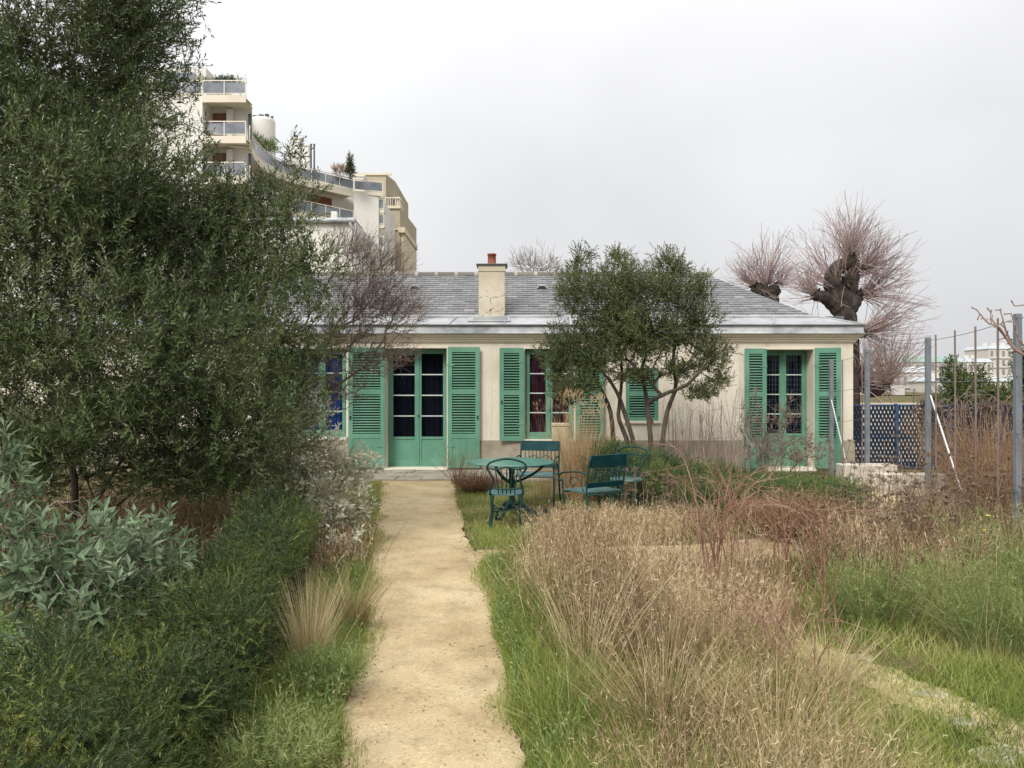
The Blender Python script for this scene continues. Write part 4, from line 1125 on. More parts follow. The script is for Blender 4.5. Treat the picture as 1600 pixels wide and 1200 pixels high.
for hgt in (0, -.55, -1.1, -1.65):
    pts = []
    tt = tops + [np.array([4.55, 5.6, 2.42])]
    for a, b in zip(tt[:-1], tt[1:]):
        for s in np.linspace(0, 1, 7)[:-1]:
            q = a + (b - a) * s; pts.append([q[0] - .03, q[1] - .03, q[2] + hgt - .05 - .03 * math.sin(math.pi * s)])
    g = G(); tube(g, pts, .0035, 4); g.build('wire', M['wire'], tre)

# stone pillar beside the chairs
Y = 12.0
g = G(); a, b = P(862.5, 661, Y), P(888, 760, Y); cx = (a[0] + b[0]) / 2; w = (b[0] - a[0]) / 2
bbox(g, cx - w, cx + w, Y - w, Y + w, -.03, a[2] - .05, .012); bbox(g, cx - w - .008, cx + w + .008, Y - w - .008, Y + w + .008, a[2] - .05, a[2], .01)
tag(g.build('stone_pillar', M['post_stone'], base=(cx, Y, 0)), 'square pale stone pillar in front of the red curtained window', 'pillar')
# ------------------------------------------------------------------ garden furniture
tab = empty('garden_table', (0, 0, 0), 'round green iron garden table on a pedestal with scrolled feet', 'table')
g = G(); lathe(g, [(0, .688), (.50, .688), (.535, .694), (.545, .700), (.540, .708), (.52, .712), (0, .716)], k=48); g.build('tabletop', M['tabletop'], tab, smooth=False)
g = G(); lathe(g, [(0, .10), (.05, .10), (.055, .14), (.035, .17), (.028, .22), (.028, .42), (.045, .44), (.045, .47), (.03, .49), (.03, .60), (.06, .64), (.10, .687), (0, .687)], k=20); g.build('column', M['iron'], tab, smooth=True)
for i in range(3):
    a = math.radians(90 + 120 * i); c, s = math.cos(a), math.sin(a)
    g = G(); tube(g, spline([(c * .03, s * .03, .44), (c * .2, s * .2, .50), (c * .36, s * .36, .60), (c * .44, s * .44, .685)], 14), .016, 8); g.build('brace', M['iron'], tab, smooth=True)
    g = G(); r = [(.03, .16), (.10, .17), (.18, .12), (.26, .05), (.36, .022), (.42, .035), (.45, .07), (.425, .10), (.395, .085)]
    tube(g, spline([(c * q, s * q, z) for q, z in r], 30), np.linspace(.024, .014, 30), 8); g.build('foot', M['iron'], tab, smooth=True)
tab.location = (-.01, 9.85, 0); tab.rotation_euler.z = math.radians(35)

def make_loop_chair():
    r = empty('iron_chair', (0, 0, 0), 'green iron chair with a rounded loop back drawn up to the round table', 'chair', 'loop backed iron chairs')
    g = G(); a = np.linspace(0, 2 * math.pi, 28, endpoint=False)
    sx = .215 * np.sign(np.cos(a)) * np.abs(np.cos(a)) ** .7; sy = .20 * np.sign(np.sin(a)) * np.abs(np.sin(a)) ** .7
    V = np.concatenate([np.stack([sx, sy, np.full(28, .415)], 1), np.stack([sx * 1.0, sy, np.full(28, .432)], 1), np.stack([sx * .93, sy * .93, np.full(28, .438)], 1)])
    g.add(V, [[i, (i + 1) % 28, 28 + (i + 1) % 28, 28 + i] for i in range(28)] + [[28 + i, 28 + (i + 1) % 28, 56 + (i + 1) % 28, 56 + i] for i in range(28)])
    g.add(V[56:], [list(range(28))]); g.add(V[:28], [list(range(28))[::-1]])
    g.build('seat', M['tealseat'], r)
    g = G()
    lp = [(-.19, .17, .42), (-.185, .20, .52), (-.15, .225, .60), (-.19, .235, .68), (-.225, .25, .745), (-.17, .262, .81), (0, .27, .845), (.17, .262, .81), (.225, .25, .745), (.19, .235, .68), (.15, .225, .60), (.185, .20, .52), (.19, .17, .42)]
    tube(g, spline(lp, 80), .0125, 8)
    tube(g, spline([(-.222, .25, .742), (-.12, .258, .725), (0, .26, .75), (.12, .258, .725), (.222, .25, .742)], 30), .011, 8)
    tube(g, spline([(-.17, .212, .50), (0, .225, .49), (.17, .212, .50)], 16), .010, 8)
    for x in (-.115, -.058, 0, .058, .115): tube(g, spline([(x * .8, .185, .425), (x * .9, .225, .56), (x * 1.12, .258, .735)], 10), .0075, 6)
    g.build('backrest', M['iron'], r, smooth=True)
    for x, y, s in ((-.17, -.15, -1), (.17, -.15, 1), (-.17, .16, -1), (.17, .16, 1)):
        g = G(); yb = -1 if y < 0 else 1
        tube(g, spline([(x * .9, y * .9, .418), (x, y, .34), (x * .96, y, .20), (x * 1.08, y + yb * .03, .06), (x * 1.18, y + yb * .055, .018), (x * 1.28, y + yb * .07, .03)], 22), np.linspace(.02, .013, 22), 8)
        g.build('leg', M['iron'], r, smooth=True)
    g = G(); tube(g, [(-.165, -.148, .22), (.165, .155, .22)], .008, 6); tube(g, [(.165, -.148, .222), (-.165, .155, .238)], .008, 6); g.build('stretcher', M['iron'], r)
    return r
lc = make_loop_chair(); lc2 = copy_tree(lc)
lc.location = (-.07, 9.05, 0); lc.rotation_euler.z = math.radians(182)
lc2.location = (1.54, 10.3, 0); lc2.rotation_euler.z = math.radians(-25); lc2['label'] = 'green iron chair whose rounded loop back shows between armchair and juniper hedge'

def make_armchair():
    r = empty('slatted_armchair', (0, 0, 0), 'iron armchair with a teal plank back behind the round table', 'chair', 'teal plank backed armchairs')
    W2 = .27
    g = G()
    for i in range(4): bbox(g, -W2, W2, -.20 + i * .105, -.20 + i * .105 + .09, .412, .432, .006)
    g.build('seat', M['tealseat'], r)
    def bp(z): return .215 + (z - .42) * .22
    g = G()
    for z0, z1 in ((.725, .87), (.485, .545)):
        zm = (z0 + z1) / 2; d = nrm(np.array([0, .22, 1.0]))
        obox(g, [0, bp(zm), zm], [W2, 0, 0], np.cross([1, 0, 0], d) * -.011, d * (z1 - z0) / 2)
    bk = g.build('backrest', M['teal'], r)
    g = G()
    for x in np.linspace(-W2 + .05, W2 - .05, 9): tube(g, spline([(x, bp(.54), .54), (x + .006, bp(.63), .63), (x, bp(.73), .73)], 5), .006, 6)
    tube(g, spline([(-W2 + .05, bp(.57) - .01, .57), (-.1, bp(.66) - .012, .66), (0, bp(.62) - .012, .62), (.1, bp(.66) - .012, .66), (W2 - .05, bp(.57) - .01, .57)], 24), .006, 6)
    g.build('spindles', M['iron'], bk)
    for s in (-1, 1):
        g = G(); x = s * (W2 + .012)
        tube(g, spline([(x, .40, 0.0), (x, .30, .20), (x, .235, .40), (x, bp(.6), .6), (x, bp(.86), .86)], 18), .012, 6); g.build('leg', M['iron'], r, smooth=True)
        g = G(); tube(g, spline([(x, -.235, 0.0), (x, -.20, .2), (x, -.215, .42)], 12), .012, 6)
        g.build('leg', M['iron'], r, smooth=True)
        g = G(); tube(g, spline([(x, bp(.64), .64), (x, .12, .665), (x, -.10, .645), (x, -.24, .62), (x, -.285, .575), (x, -.265, .53), (x, -.225, .535), (x, -.215, .43)], 34), .011, 6)
        tube(g, spline([(x, .18, .44), (x, .10, .56), (x, 0, .60), (x, -.08, .54), (x, -.03, .48), (x, .03, .52)], 22), .007, 6)
        g.build('armrest', M['iron'], r, smooth=True)
    g = G(); tube(g, [(-W2 - .012, -.21, .40), (W2 + .012, -.21, .40)], .01, 6); tube(g, [(-W2 - .012, .235, .40), (W2 + .012, .235, .40)], .01, 6); g.build('seat_frame', M['iron'], r)
    return r
ac = make_armchair(); ac2 = copy_tree(ac)
ac.location = (.35, 10.95, 0); ac.rotation_euler.z = math.radians(-12)
ac2.location = (.97, 9.3, 0); ac2.rotation_euler.z = math.radians(214); ac2['label'] = 'iron armchair with a teal plank back half sunk in dead grass beside the juniper hedge'

# ------------------------------------------------------------------ trees and shrubs
def lobes_px(lst):
    """(px,py,Y,rx,ry,rz)"""
    return [(*P(a, b, Y), rx, ry, rz) for a, b, Y, rx, ry, rz in lst]

def plant_tree(name, label, cat, base, paths, lobes, n_sh, n_tg, mat, bark, L, Wd, nl, shL, tone_mid=.42, gap=None, gs=2.0, shell=.45, ang=.75, r_tip=.0022, up=.45, prefer=.25, sag=.05, seed=0., tone_amp=.28, fold=False, power=.45, rmax=1., bare=0, group=None, tmin=None):
    root = empty(name, base, label, cat, group)
    tg, _ = lobe_points(lobes, n_tg, .55, gap, gs, seed)
    sk = skeleton(paths, tg, r_tip=r_tip, prefer=prefer, sag=sag, power=power, rmax=rmax, tmin=tmin)
    gt = G(); add_skel(gt, sk)
    pts, od = lobe_points(lobes, n_sh, shell, gap, gs, seed)
    D = od * .6 + np.array([0, 0, up]) + rng.normal(0, .35, pts.shape)
    gl = G()
    tn = np.clip(tone_mid + tone_amp * clump(pts, 1.7, seed + 3) + rng.normal(0, .08, len(pts)), 0, 1)
    shoots(gl, gt, pts - nrm(D) * (shL * .5), D, shL * rng.uniform(.7, 1.3, len(pts)), nl, L, Wd, tn, ang, stem_r=max(.0016, L * .03), fold=fold)
    if bare:
        bp_, _ = lobe_points(lobes, bare, .8)
    gt.build('trunk', M[bark], root); gl.build('crown', M[mat], root)
    return root

# the big evergreen at the left
BT = (-4.6, 8.0, 0)
paths = [spline([(-4.6, 8.0, 0), (-4.5, 7.9, .8), (-4.7, 7.6, 2.2), (-4.5, 7.4, 4.0), (-4.3, 7.3, 5.6)], 14),
         spline([(-4.55, 7.95, 0), (-4.1, 7.8, .7), (-3.5, 7.7, 1.6), (-3.0, 7.7, 2.8), (-2.8, 7.8, 3.6)], 14),
         spline([(-4.5, 7.9, 0), (-3.9, 7.6, .5), (-3.2, 7.4, 1.0), (-2.5, 7.5, 1.5), (-2.1, 7.6, 2.0)], 14),
         spline([(-4.6, 7.9, 0), (-4.7, 7.2, .6), (-4.5, 6.8, 1.2), (-4.2, 6.4, 1.7)], 12)]
lob = lobes_px([(40, 60, 7.2, 1.5, 1.1, 1.3), (-60, 350, 7.0, 1.6, 1.3, 2.0), (215, 45, 7.6, .50, .7, .95), (150, 130, 7.4, .75, .9, .8), (180, -60, 7.4, .8, .9, .8),
                (110, 300, 6.8, 1.15, 1.0, 1.0), (225, 300, 7.2, .62, .8, .68), (300, 330, 7.7, .52, .65, .58), (322, 225, 7.7, .10, .15, .22), (352, 330, 7.8, .30, .4, .45), (275, 420, 7.4, .9, .9, .75),
                (455, 330, 8.0, .42, .5, .46), (462, 240, 8.0, .14, .2, .2), (410, 290, 8.0, .16, .2, .2), (475, 415, 8.0, .52, .55, .42), (395, 380, 7.9, .6, .65, .7), (80, 520, 6.5, 1.2, 1.0, 1.0), (270, 540, 6.7, .9, .85, .8),
                (415, 500, 7.5, .75, .7, .65), (455, 570, 7.9, .45, .5, .38), (160, 660, 6.6, .9, .85, .42), (330, 660, 6.9, .72, .75, .62), (420, 640, 7.4, .58, .6, .55),
                (370, 740, 7.2, .50, .55, .28), (260, 740, 7.0, .6, .6, .25), (120, 560, 8.6, 1.6, .5, 1.1), (330, 600, 8.8, 1.0, .4, .9), (120, 300, 8.8, 1.2, .5, 1.3), (320, 450, 8.8, .7, .4, .7), (60, 730, 8.4, 1.2, .6, .5), (330, 720, 8.8, 1.0, .4, .5), (130, 690, 9.0, 1.4, .4, .6), (-20, 700, 6.4, .8, .8, .42)])
plant_tree('evergreen_tree', 'big dark evergreen tree with narrow leaves filling the left side of the view', 'tree', BT, paths, lob, 27000, 1000, 'leaf_big', 'bark', .062, .0160, 12, .21, tone_mid=.44, gap=-.50, gs=1.25, shell=.5, r_tip=.0028, up=.55, seed=1.3, tone_amp=.40)

# the bare twiggy shrub in front of the house's left end
b = np.array([-3.05, 9.7, 0])
root = empty('bare_shrub', tuple(b), 'leafless brown shrub fanning fine twigs over the left part of the roof', 'shrub')
lob = lobes_px([(585, 420, 9.6, .50, .5, .42), (560, 480, 9.5, .55, .5, .42), (610, 490, 9.6, .42, .45, .36), (545, 390, 9.8, .35, .4, .25), (530, 540, 9.4, .5, .5, .35), (600, 560, 9.3, .46, .4, .22), (520, 610, 9.2, .45, .4, .25), (640, 480, 9.6, .22, .3, .25)])
tg, od = lobe_points(lob, 1500, .6)
path2 = [spline([b, b + [.1, -.05, .7], P(470, 620, 9.5), P(500, 560, 9.5), P(530, 500, 9.5)], 12), spline([b + [.03, 0, 0], b + [.2, -.1, .6], P(490, 630, 9.4), P(530, 600, 9.3), P(570, 572, 9.3)], 12),
         spline([b + [-.03, .05, 0], b + [.0, .0, .9], P(455, 590, 9.7), P(480, 500, 9.7), P(520, 430, 9.7)], 12)]
sk = skeleton(path2, tg, r_tip=.0030, prefer=.35, sag=-.02, power=.33, jit=.05)
gt = G(); add_skel(gt, sk)
# last year's fine twigs
idx = rng.integers(0, len(tg), 5200); D = nrm(od[idx] * .4 + np.array([.30, 0, .6]) + rng.normal(0, .4, (5200, 3)))
o = tg[idx]; prisms(gt, o, o + D * rng.uniform(.08, .26, 5200)[:, None], .0019, .0012, 3)
k = int(np.argmin(sk[0][:, 2])); 
gt.build('branches', M['twig'], root)

# silver leaved shrub between evergreen and path
lob = lobes_px([(500, 720, 8.3, .45, .45, .34), (560, 735, 8.6, .30, .35, .22), (455, 690, 8.4, .42, .4, .36), (520, 790, 7.9, .36, .36, .24), (480, 640, 8.7, .25, .3, .22), (555, 800, 8.0, .22, .25, .16), (450, 760, 8.0, .35, .35, .3), (530, 850, 7.3, .22, .22, .14)])
b = (-2.35, 8.3, 0)
plant_tree('silver_shrub', 'loose shrub with pale silvery leaves spreading from the evergreen to the path edge', 'shrub', b, [spline([b, (-2.3, 8.3, .3), (-2.2, 8.2, .6)], 6), spline([(-2.3, 8.2, 0), (-2.1, 8.1, .25), (-1.9, 8.0, .45)], 6)], lob, 700, 110, 'leaf_silver', 'twig', .088, .033, 7, .17, tone_mid=.82, tone_amp=.2, gap=-.55, r_tip=.0025, up=.25, fold=True, ang=.9)

# grey-green large-leaved shrub at the left foreground
lob = lobes_px([(160, 880, 4.1, .42, .4, .25), (60, 860, 3.9, .38, .4, .30), (230, 860, 4.3, .26, .3, .18), (-10, 800, 4.2, .18, .3, .22), (120, 940, 3.8, .35, .35, .2), (-30, 720, 4.4, .22, .3, .3), (200, 930, 3.9, .25, .25, .15)])
b = (-2.6, 4.2, 0)
plant_tree('grey_leaved_shrub', 'sprawling shrub with long grey green leaves at the left behind the yew hedge', 'shrub', b, [spline([b, (-2.55, 4.2, .3), (-2.45, 4.1, .6)], 6), spline([(-2.65, 4.2, 0), (-2.7, 4.2, .5), (-2.75, 4.2, .9)], 6), spline([(-2.5, 4.2, 0), (-2.2, 4.1, .4), (-2.0, 4.1, .6)], 6)],
           lob, 300, 150, 'leaf_grey', 'twig', .092, .029, 10, .13, tone_mid=.50, tone_amp=.30, r_tip=.0025, up=.45, fold=True, ang=1.05, shell=.35)

# yew hedge along the path
def spray_mass(name, label, cat, base, lobes, n, mat, Lsh, nl, L, Wd, tone_mid, tone_amp=.3, up=.35, ang=.85, stem='bark', shell=.3, fold=False, flat=True, stems=8):
    root = empty(name, base, label, cat)
    pts, od = lobe_points(lobes, n, shell)
    k = pts[:, 2] > .02; pts, od = pts[k], od[k]
    gl = G(); gs = G()
    D = od * .8 + np.array([0, 0, up]) + rng.normal(0, .35, pts.shape)
    tn = np.clip(tone_mid + tone_amp * clump(pts, 4.5, 2) + .12 * clump(pts, 1.2, 5) + rng.normal(0, .08, len(pts)), 0, 1)
    shoots(gl, gs, pts - nrm(D) * Lsh * .5, D, Lsh * rng.uniform(.7, 1.3, len(pts)), nl, L, Wd, tn, ang, stem_r=.0011, fold=fold, flat=flat, jit=.25)
    lb = np.asarray(lobes)
    for i in range(stems):
        l = lb[rng.integers(len(lb))]; q = l[:3] + rng.normal(0, .1, 3)
        tube(gs, spline([(q[0] + rng.normal(0, .08), q[1] + rng.normal(0, .08), 0), (q[0], q[1], q[2] * .5), tuple(q)], 6), [.014, .012, .010, .008, .006, .004], 6)
    gl.build('foliage', M[mat], root); gs.build('stems', M[stem], root)
    return root
lob = []
for y in np.arange(1.6, 7.3, .34):
    xr = np.interp(y, [1.5, 2, 3, 4, 5.5, 7.3], [-1.0, -1.08, -1.22, -1.27, -1.53, -1.85])
    w = np.interp(y, [1.5, 2.5, 2.9, 3.6, 4.4, 7], [1.9, 1.6, 1.05, .80, .58, .50]); h = .71 + .05 * math.sin(3.3 * y) + .04 * math.sin(7 * y)
    m = max(2, int(round(w / .30)))
    for i in range(m):
        lob.append((xr - .17 - (w - .3) * i / max(1, m - 1) + rng.normal(0, .03), y + rng.normal(0, .04), h - .2 + rng.normal(0, .06), .24, .26, .24))
    lob.append((xr - .16 + rng.normal(0, .02), y, .30, .20, .25, .30)); lob.append((xr - .4, y, .3, .25, .25, .3))
spray_mass('yew_hedge', 'clipped dark green yew hedge in the left foreground beside the sandy path', 'hedge', (-1.6, 3.5, 0), lob, 21000, 'leaf_yew', .092, 14, .027, .0062, .37, .55, shell=.34, up=.2, stems=30, stem='yew_twig')

# juniper hedge by the chairs
lob = []
for x, y, h in ((1.35, 11.2, .86), (1.7, 11.1, .82), (2.05, 11.0, .75), (2.4, 10.9, .67), (2.75, 10.7, .60), (3.1, 10.5, .54), (3.45, 10.3, .50), (3.8, 10.1, .48), (4.1, 9.9, .48), (1.9, 10.5, .62), (2.3, 10.35, .55), (2.7, 10.2, .5), (3.1, 10.05, .46), (3.9, 9.5, .45), (1.35, 11.6, .88), (3.5, 9.8, .46), (2.35, 9.6, .50), (2.7, 9.45, .52), (3.05, 9.3, .54), (3.4, 9.2, .56), (3.7, 9.15, .57), (3.95, 9.2, .52)):
    lob.append((x, y, h * .5, .36, .36, h * .5)); lob.append((x + .12, y - .1, h * .75, .27, .27, h * .28))
spray_mass('juniper_hedge', 'low spreading juniper hedge sloping down to the right behind the armchair', 'hedge', (2.4, 10.6, 0), lob, 11500, 'leaf_jun', .13, 14, .034, .0085, .40, .45, shell=.3, up=.15)

# middle tree with several slender trunks
Y = 12.4
def S_(pts, n=14, Yd=0.): return spline([P(a, b, Y + Yd + dy) for a, b, dy in pts], n)
paths = [S_([(962, 740, 0), (958, 680, 0), (953, 640, .1), (940, 610, .1), (925, 580, .15), (905, 540, .2)], 14, .3), S_([(996, 742, 0), (990, 692, 0), (974, 640, 0), (965, 615, -.1), (945, 585, -.2), (915, 560, -.3)]), S_([(984, 740, 0), (980, 690, .1), (967, 655, .15), (968, 630, .2), (972, 580, .3), (965, 520, .3)]),
         S_([(1016, 745, 0), (1017, 695, 0), (1012, 640, 0), (1008, 610, 0), (1002, 580, .1), (1010, 550, .1), (1000, 500, .1)], 16), S_([(1032, 745, 0), (1034, 702, 0), (1042, 645, 0), (1056, 605, 0), (1052, 570, .1), (1055, 530, .1), (1060, 480, .1)], 16), S_([(1017, 660, 0), (1012, 632, 0), (1040, 615, -.2), (1075, 600, -.4), (1110, 560, -.5)], 12)]
lob = lobes_px([(900, 455, 12.4, .45, .6, .55), (890, 540, 12.4, .55, .6, .42), (970, 440, 12.5, .6, .7, .42), (1040, 455, 12.4, .62, .7, .42), (1080, 500, 12.3, .52, .6, .45), (985, 525, 12.2, .8, .8, .5), (1110, 555, 12.2, .38, .5, .32), (905, 600, 12.0, .45, .5, .32), (870, 570, 12.2, .25, .35, .32),
                (903, 405, 12.5, .13, .2, .32), (920, 395, 12.5, .10, .15, .16), (965, 400, 12.6, .22, .3, .17), (1040, 408, 12.5, .30, .3, .24), (1062, 420, 12.5, .2, .3, .22), (1095, 450, 12.3, .25, .3, .24), (1060, 575, 12.2, .38, .45, .2), (990, 585, 12.3, .45, .5, .16), (880, 615, 12.0, .28, .4, .18), (960, 490, 12.4, .6, .7, .4), (1020, 520, 12.3, .55, .7, .35), (930, 560, 12.2, .5, .6, .25), (1095, 610, 12.2, .34, .4, .18), (1125, 590, 12.2, .22, .3, .2)])
mid_tree = plant_tree('multi_stem_tree', 'small evergreen tree with several slender trunks in front of the house', 'tree', tuple(P(1000, 740, Y) * [1, 1, 0]), paths, lob, 9300, 620, 'leaf_mid', 'bark', .043, .0190, 10, .18, tone_mid=.48, gap=-.44, gs=2.2, seed=.7, r_tip=.0040, up=.4, shell=.55, power=.40, rmax=.05, tmin=(.046, .018))

# pollarded trees behind the house
def pollard(base, H, heads, label, nshoot, Lr, mat='twig_red'):
    root = empty('pollard_tree', base, label, 'tree', 'pollarded trees behind the house')
    gt = G(); b = np.array(base)
    for pts, rad in H:
        p = spline(pts, 16); r = np.interp(np.linspace(0, 1, 16), np.linspace(0, 1, len(rad)), rad) * (1 + .05 * np.sin(np.arange(16) * 1.9))
        tube(gt, p, r, 10)
    for h in heads:
        c = np.array(h[0]); r = h[1]
        m = 14; d = rand_dirs(m)
        for q in d: # knobs
            lathe_pts = c + q * r * .55
            a = spline([c, c + q * r * .5, c + q * r * .95 + rng.normal(0, .03, 3)], 4); tube(gt, a, [r * .36, r * .30, r * .22, r * .08], 7)
    gt.build('trunk', M['bark_dark'], root)
    gb = G()
    for h, n in zip(heads, nshoot):
        c = np.array(h[0]); r = h[1]; L = h[2]; dirb = np.array(h[3]); spread = h[4]
        d = nrm(dirb + rng.normal(0, spread, (n, 3)))
        o = c + d * r * .7
        ln = L * rng.uniform(.45, 1.05, n) * (1 - .15 * np.abs(d[:, 0]))
        cur = o; dcur = d; segs = 5
        bend = np.array([0, 0, .08]) + rng.normal(0, .10, (n, 3))
        nodes = [o]
        for i in range(segs):
            dcur = nrm(dcur + bend + rng.normal(0, .05, (n, 3))); nxt = cur + dcur * (ln / segs)[:, None]
            w_ = rng.uniform(.6, 1.5, n) if i == 0 else w_; r0 = w_ * (.0065 * (1 - i / segs) + .0035); r1 = w_ * (.0065 * (1 - (i + 1) / segs) + .0035)
            prisms(gb, cur, nxt, r0, r1, 3); cur = nxt; nodes.append(nxt)
            if i >= 1:
                s = rng.uniform(0, 1, n) < .55
                dd_ = nrm(dcur[s] + rng.normal(0, .5, (s.sum(), 3))); prisms(gb, nodes[i][s], nodes[i][s] + dd_ * rng.uniform(.2, .55, s.sum())[:, None], .0055, .0035, 3)
    gb.build('shoots', M[mat], root)
    return root
Y = 23.0
A = lambda px, py, dy=0: tuple(P(px, py, Y + dy))
base = (A(1322, 600)[0], Y, 0)
pollard(base, [([base, A(1325, 560), A(1322, 505), A(1312, 465)], [.42, .34, .31, .32, .30]), ([A(1312, 470), A(1300, 440), A(1308, 420), A(1335, 405)], [.30, .25, .22, .20]), ([A(1316, 480), A(1330, 450), A(1335, 415)], [.24, .19, .16]), ([A(1312, 480), A(1290, 465), A(1272, 462)], [.3, .2, .15]), ([A(1318, 490), A(1335, 470), A(1338, 462)], [.3, .22, .15]),
               ([A(1335, 580), A(1362, 610, .3), A(1385, 600, .3)], [.3, .22, .15])],
        [(A(1312, 455), .27, 2.6, (-.55, 0, .75), .42), (A(1330, 408), .28, 1.85, (.05, 0, 1), .52), (A(1345, 420), .20, 1.8, (.75, 0, .5), .50), (A(1276, 462), .22, 1.35, (-.6, 0, .55), .45), (A(1340, 462), .25, 2.4, (1.0, 0, .35), .38), (A(1345, 520), .25, 2.4, (1, 0, .3), .38), (A(1383, 600, .3), .24, 2.1, (.25, -.1, .8), .60), (A(1340, 600), .3, 1.8, (.6, -.1, .7), .5), (A(1322, 440), .30, 1.9, (.5, .1, .8), .6)],
        'big pollarded tree with a gnarled dark trunk and reddish shoots behind the house corner', [70, 110, 95, 75, 105, 95, 170, 115, 60], 2)
Y = 26.0
base = (A(1198, 600)[0], Y, 0)
pollard(base, [([base, A(1200, 520), A(1200, 475), A(1196, 455)], [.45, .38, .36, .38]), ([A(1197, 462), A(1180, 448)], [.3, .2]), ([A(1200, 462), A(1214, 450)], [.3, .2])],
        [(A(1196, 450), .26, 2.0, (0, 0, 1), .5), (A(1180, 448), .22, 1.35, (-.7, 0, .7), .4), (A(1214, 450), .22, 1.1, (.5, 0, .8), .4)],
        'smaller pollarded tree showing its twiggy head above the roof hip', [110, 60, 50], 2)
# bare tree far behind the ridge
Y = 45.0
b = np.array([A(835, 600)[0], Y, 0]); root = empty('bare_tree', tuple(b), 'faint leafless tree far behind the roof ridge right of the chimney', 'tree')
tg, od = lobe_points([(*A(835, 415), 1.5, 1.2, 1.15), (*A(812, 412), .7, .7, .8), (*A(862, 420), .8, .8, .8)], 420, .7)
sk = skeleton([spline([b, b + [0, 0, 3], A(834, 440), A(833, 415)], 10)], tg, r_tip=.009, prefer=.3, power=.38, rmax=.2); gt = G(); add_skel(gt, sk, big=.05)
idx = rng.integers(0, len(tg), 900); D = nrm(od[idx] + [0, 0, .5] + rng.normal(0, .3, (900, 3))); prisms(gt, tg[idx], tg[idx] + D * rng.uniform(.2, .6, 900)[:, None], .008, .005, 3)
gt.build('branches', M['twig_far'], root)

# dark conifers beyond the fence
for px, Yc, hgt, w, lab in ((1505, 24, 555, 42, 'taller dark evergreen beyond the fence between the thin poles'), (1556, 26, 590, 34, 'lower dark evergreen beyond the fence at the right of its taller neighbour'), (1465, 27, 612, 22, 'small dark evergreen beyond the fence left of the taller one'), (1604, 22, 520, 22, 'dark evergreen peeping in at the right edge behind the thick grey post')):
    bx = AX(px, Yc); zt = AZ(hgt, Yc); wm = w / F * Yc
    lob = [(bx, Yc, zt * .30, wm * 1.0, wm * .8, zt * .32), (bx - wm * .15, Yc, zt * .62, wm * .72, wm * .6, zt * .26), (bx - wm * .5, Yc, zt * .80, wm * .35, wm * .3, zt * .2), (bx + wm * .45, Yc, zt * .72, wm * .4, wm * .35, zt * .2)]
    plant_tree('evergreen_tree', lab, 'tree', (bx, Yc, 0), [spline([(bx, Yc, 0), (bx, Yc, zt * .4), (bx - .1, Yc, zt * .8)], 8)], lob, 900, 90, 'leaf_yew', 'bark', .11, .05, 8, .35, tone_mid=.38, gap=-.5, r_tip=.006, rmax=.12)

# fruit tree reaching in from the right edge
Y = 4.6
b = np.array([A(1725, 600)[0], Y, 0]); root = empty('fruit_tree', tuple(b), 'bare pruned fruit tree whose knobbly branches reach in at the right edge', 'tree')
gt = G()
tube(gt, spline([b, b + [0, 0, .8], A(1712, 640), A(1680, 600), A(1640, 580), A(1612, 560)], 24), np.linspace(.05, .018, 24), 8)
for pts, r in (([(1612, 560), (1590, 548), (1572, 528), (1558, 510), (1549, 497), (1548, 488)], .011), ([(1600, 555), (1580, 540), (1562, 512), (1545, 505), (1535, 495), (1526, 484)], .010), ([(1640, 580), (1610, 555), (1590, 550), (1573, 520), (1566, 495), (1562, 484)], .011), ([(1660, 590), (1625, 560), (1595, 535), (1585, 505), (1580, 490)], .010), ([(1690, 605), (1650, 520), (1610, 480), (1585, 478)], .012)):
    p = spline([A(x, y, .0 + .02 * i) for i, (x, y) in enumerate(pts)], 18); tube(gt, p, np.linspace(r * .75, .0034, 18), 6)
    for q in range(3, 18, 2):
        d = nrm(rng.normal(0, 1, 3) + [-.4, 0, .5]); tube(gt, [p[q], p[q] + d * .022, p[q] + d * .04], [.0034, .003, .0044], 5)
gt.build('branches', M['twig_fruit'], root)

# ------------------------------------------------------------------ grasses and stalks
def tuft(g, xy, n, L, Wd, spread, lean, tone, segs=4, z0=0.):
    c = np.array([xy[0], xy[1], z0]); r = np.abs(rng.normal(0, spread, n)); a = rng.uniform(0, 6.28, n)
    o = c + np.stack([np.cos(a) * r, np.sin(a) * r, np.zeros(n)], 1)
    out = np.stack([np.cos(a), np.sin(a), np.zeros(n)], 1)
    ln = L * rng.uniform(.55, 1.1, n)
    D = np.array([0, 0, 1.0]) + out * (lean * rng.uniform(.2, 1.0, n))[:, None] + rng.normal(0, .06, (n, 3))
    bend = out * (ln * rng.uniform(.05, .45, n) * lean)[:, None] * 1.5 - np.array([0, 0, 1.0]) * (ln * .12 * lean)[:, None]
    blades(g, o, D, ln, Wd, bend, segs, np.clip(rng.normal(tone, .16, n), 0, 1))

def field(g, xy, L, Wd, lean, tone, segs=3, sd=.15, z0=0.0, patch=.22, wind=(0, 0)):
    n = len(xy); o = np.hstack([xy, np.full((n, 1), z0)])
    pt = clump(o, 2.6, 4); L = np.broadcast_to(L, (n,)) * rng.uniform(.5, 1.15, n) * (1 + .25 * pt)
    D = np.array([wind[0], wind[1], 1.0]) + rng.normal(0, lean, (n, 3)) * [1, 1, .1]
    a = rng.uniform(0, 6.28, n); bend = np.stack([np.cos(a), np.sin(a), -.35 * np.ones(n)], 1) * (L * rng.uniform(0, .6, n) * lean * 2)[:, None]
    tn = np.clip(np.broadcast_to(tone, (n,)) + patch * clump(o, 1.9, 8) + rng.normal(0, sd, n), 0, 1)
    blades(g, o, D, L, Wd, bend, segs, tn)
    return o, nrm(D), L, bend, tn

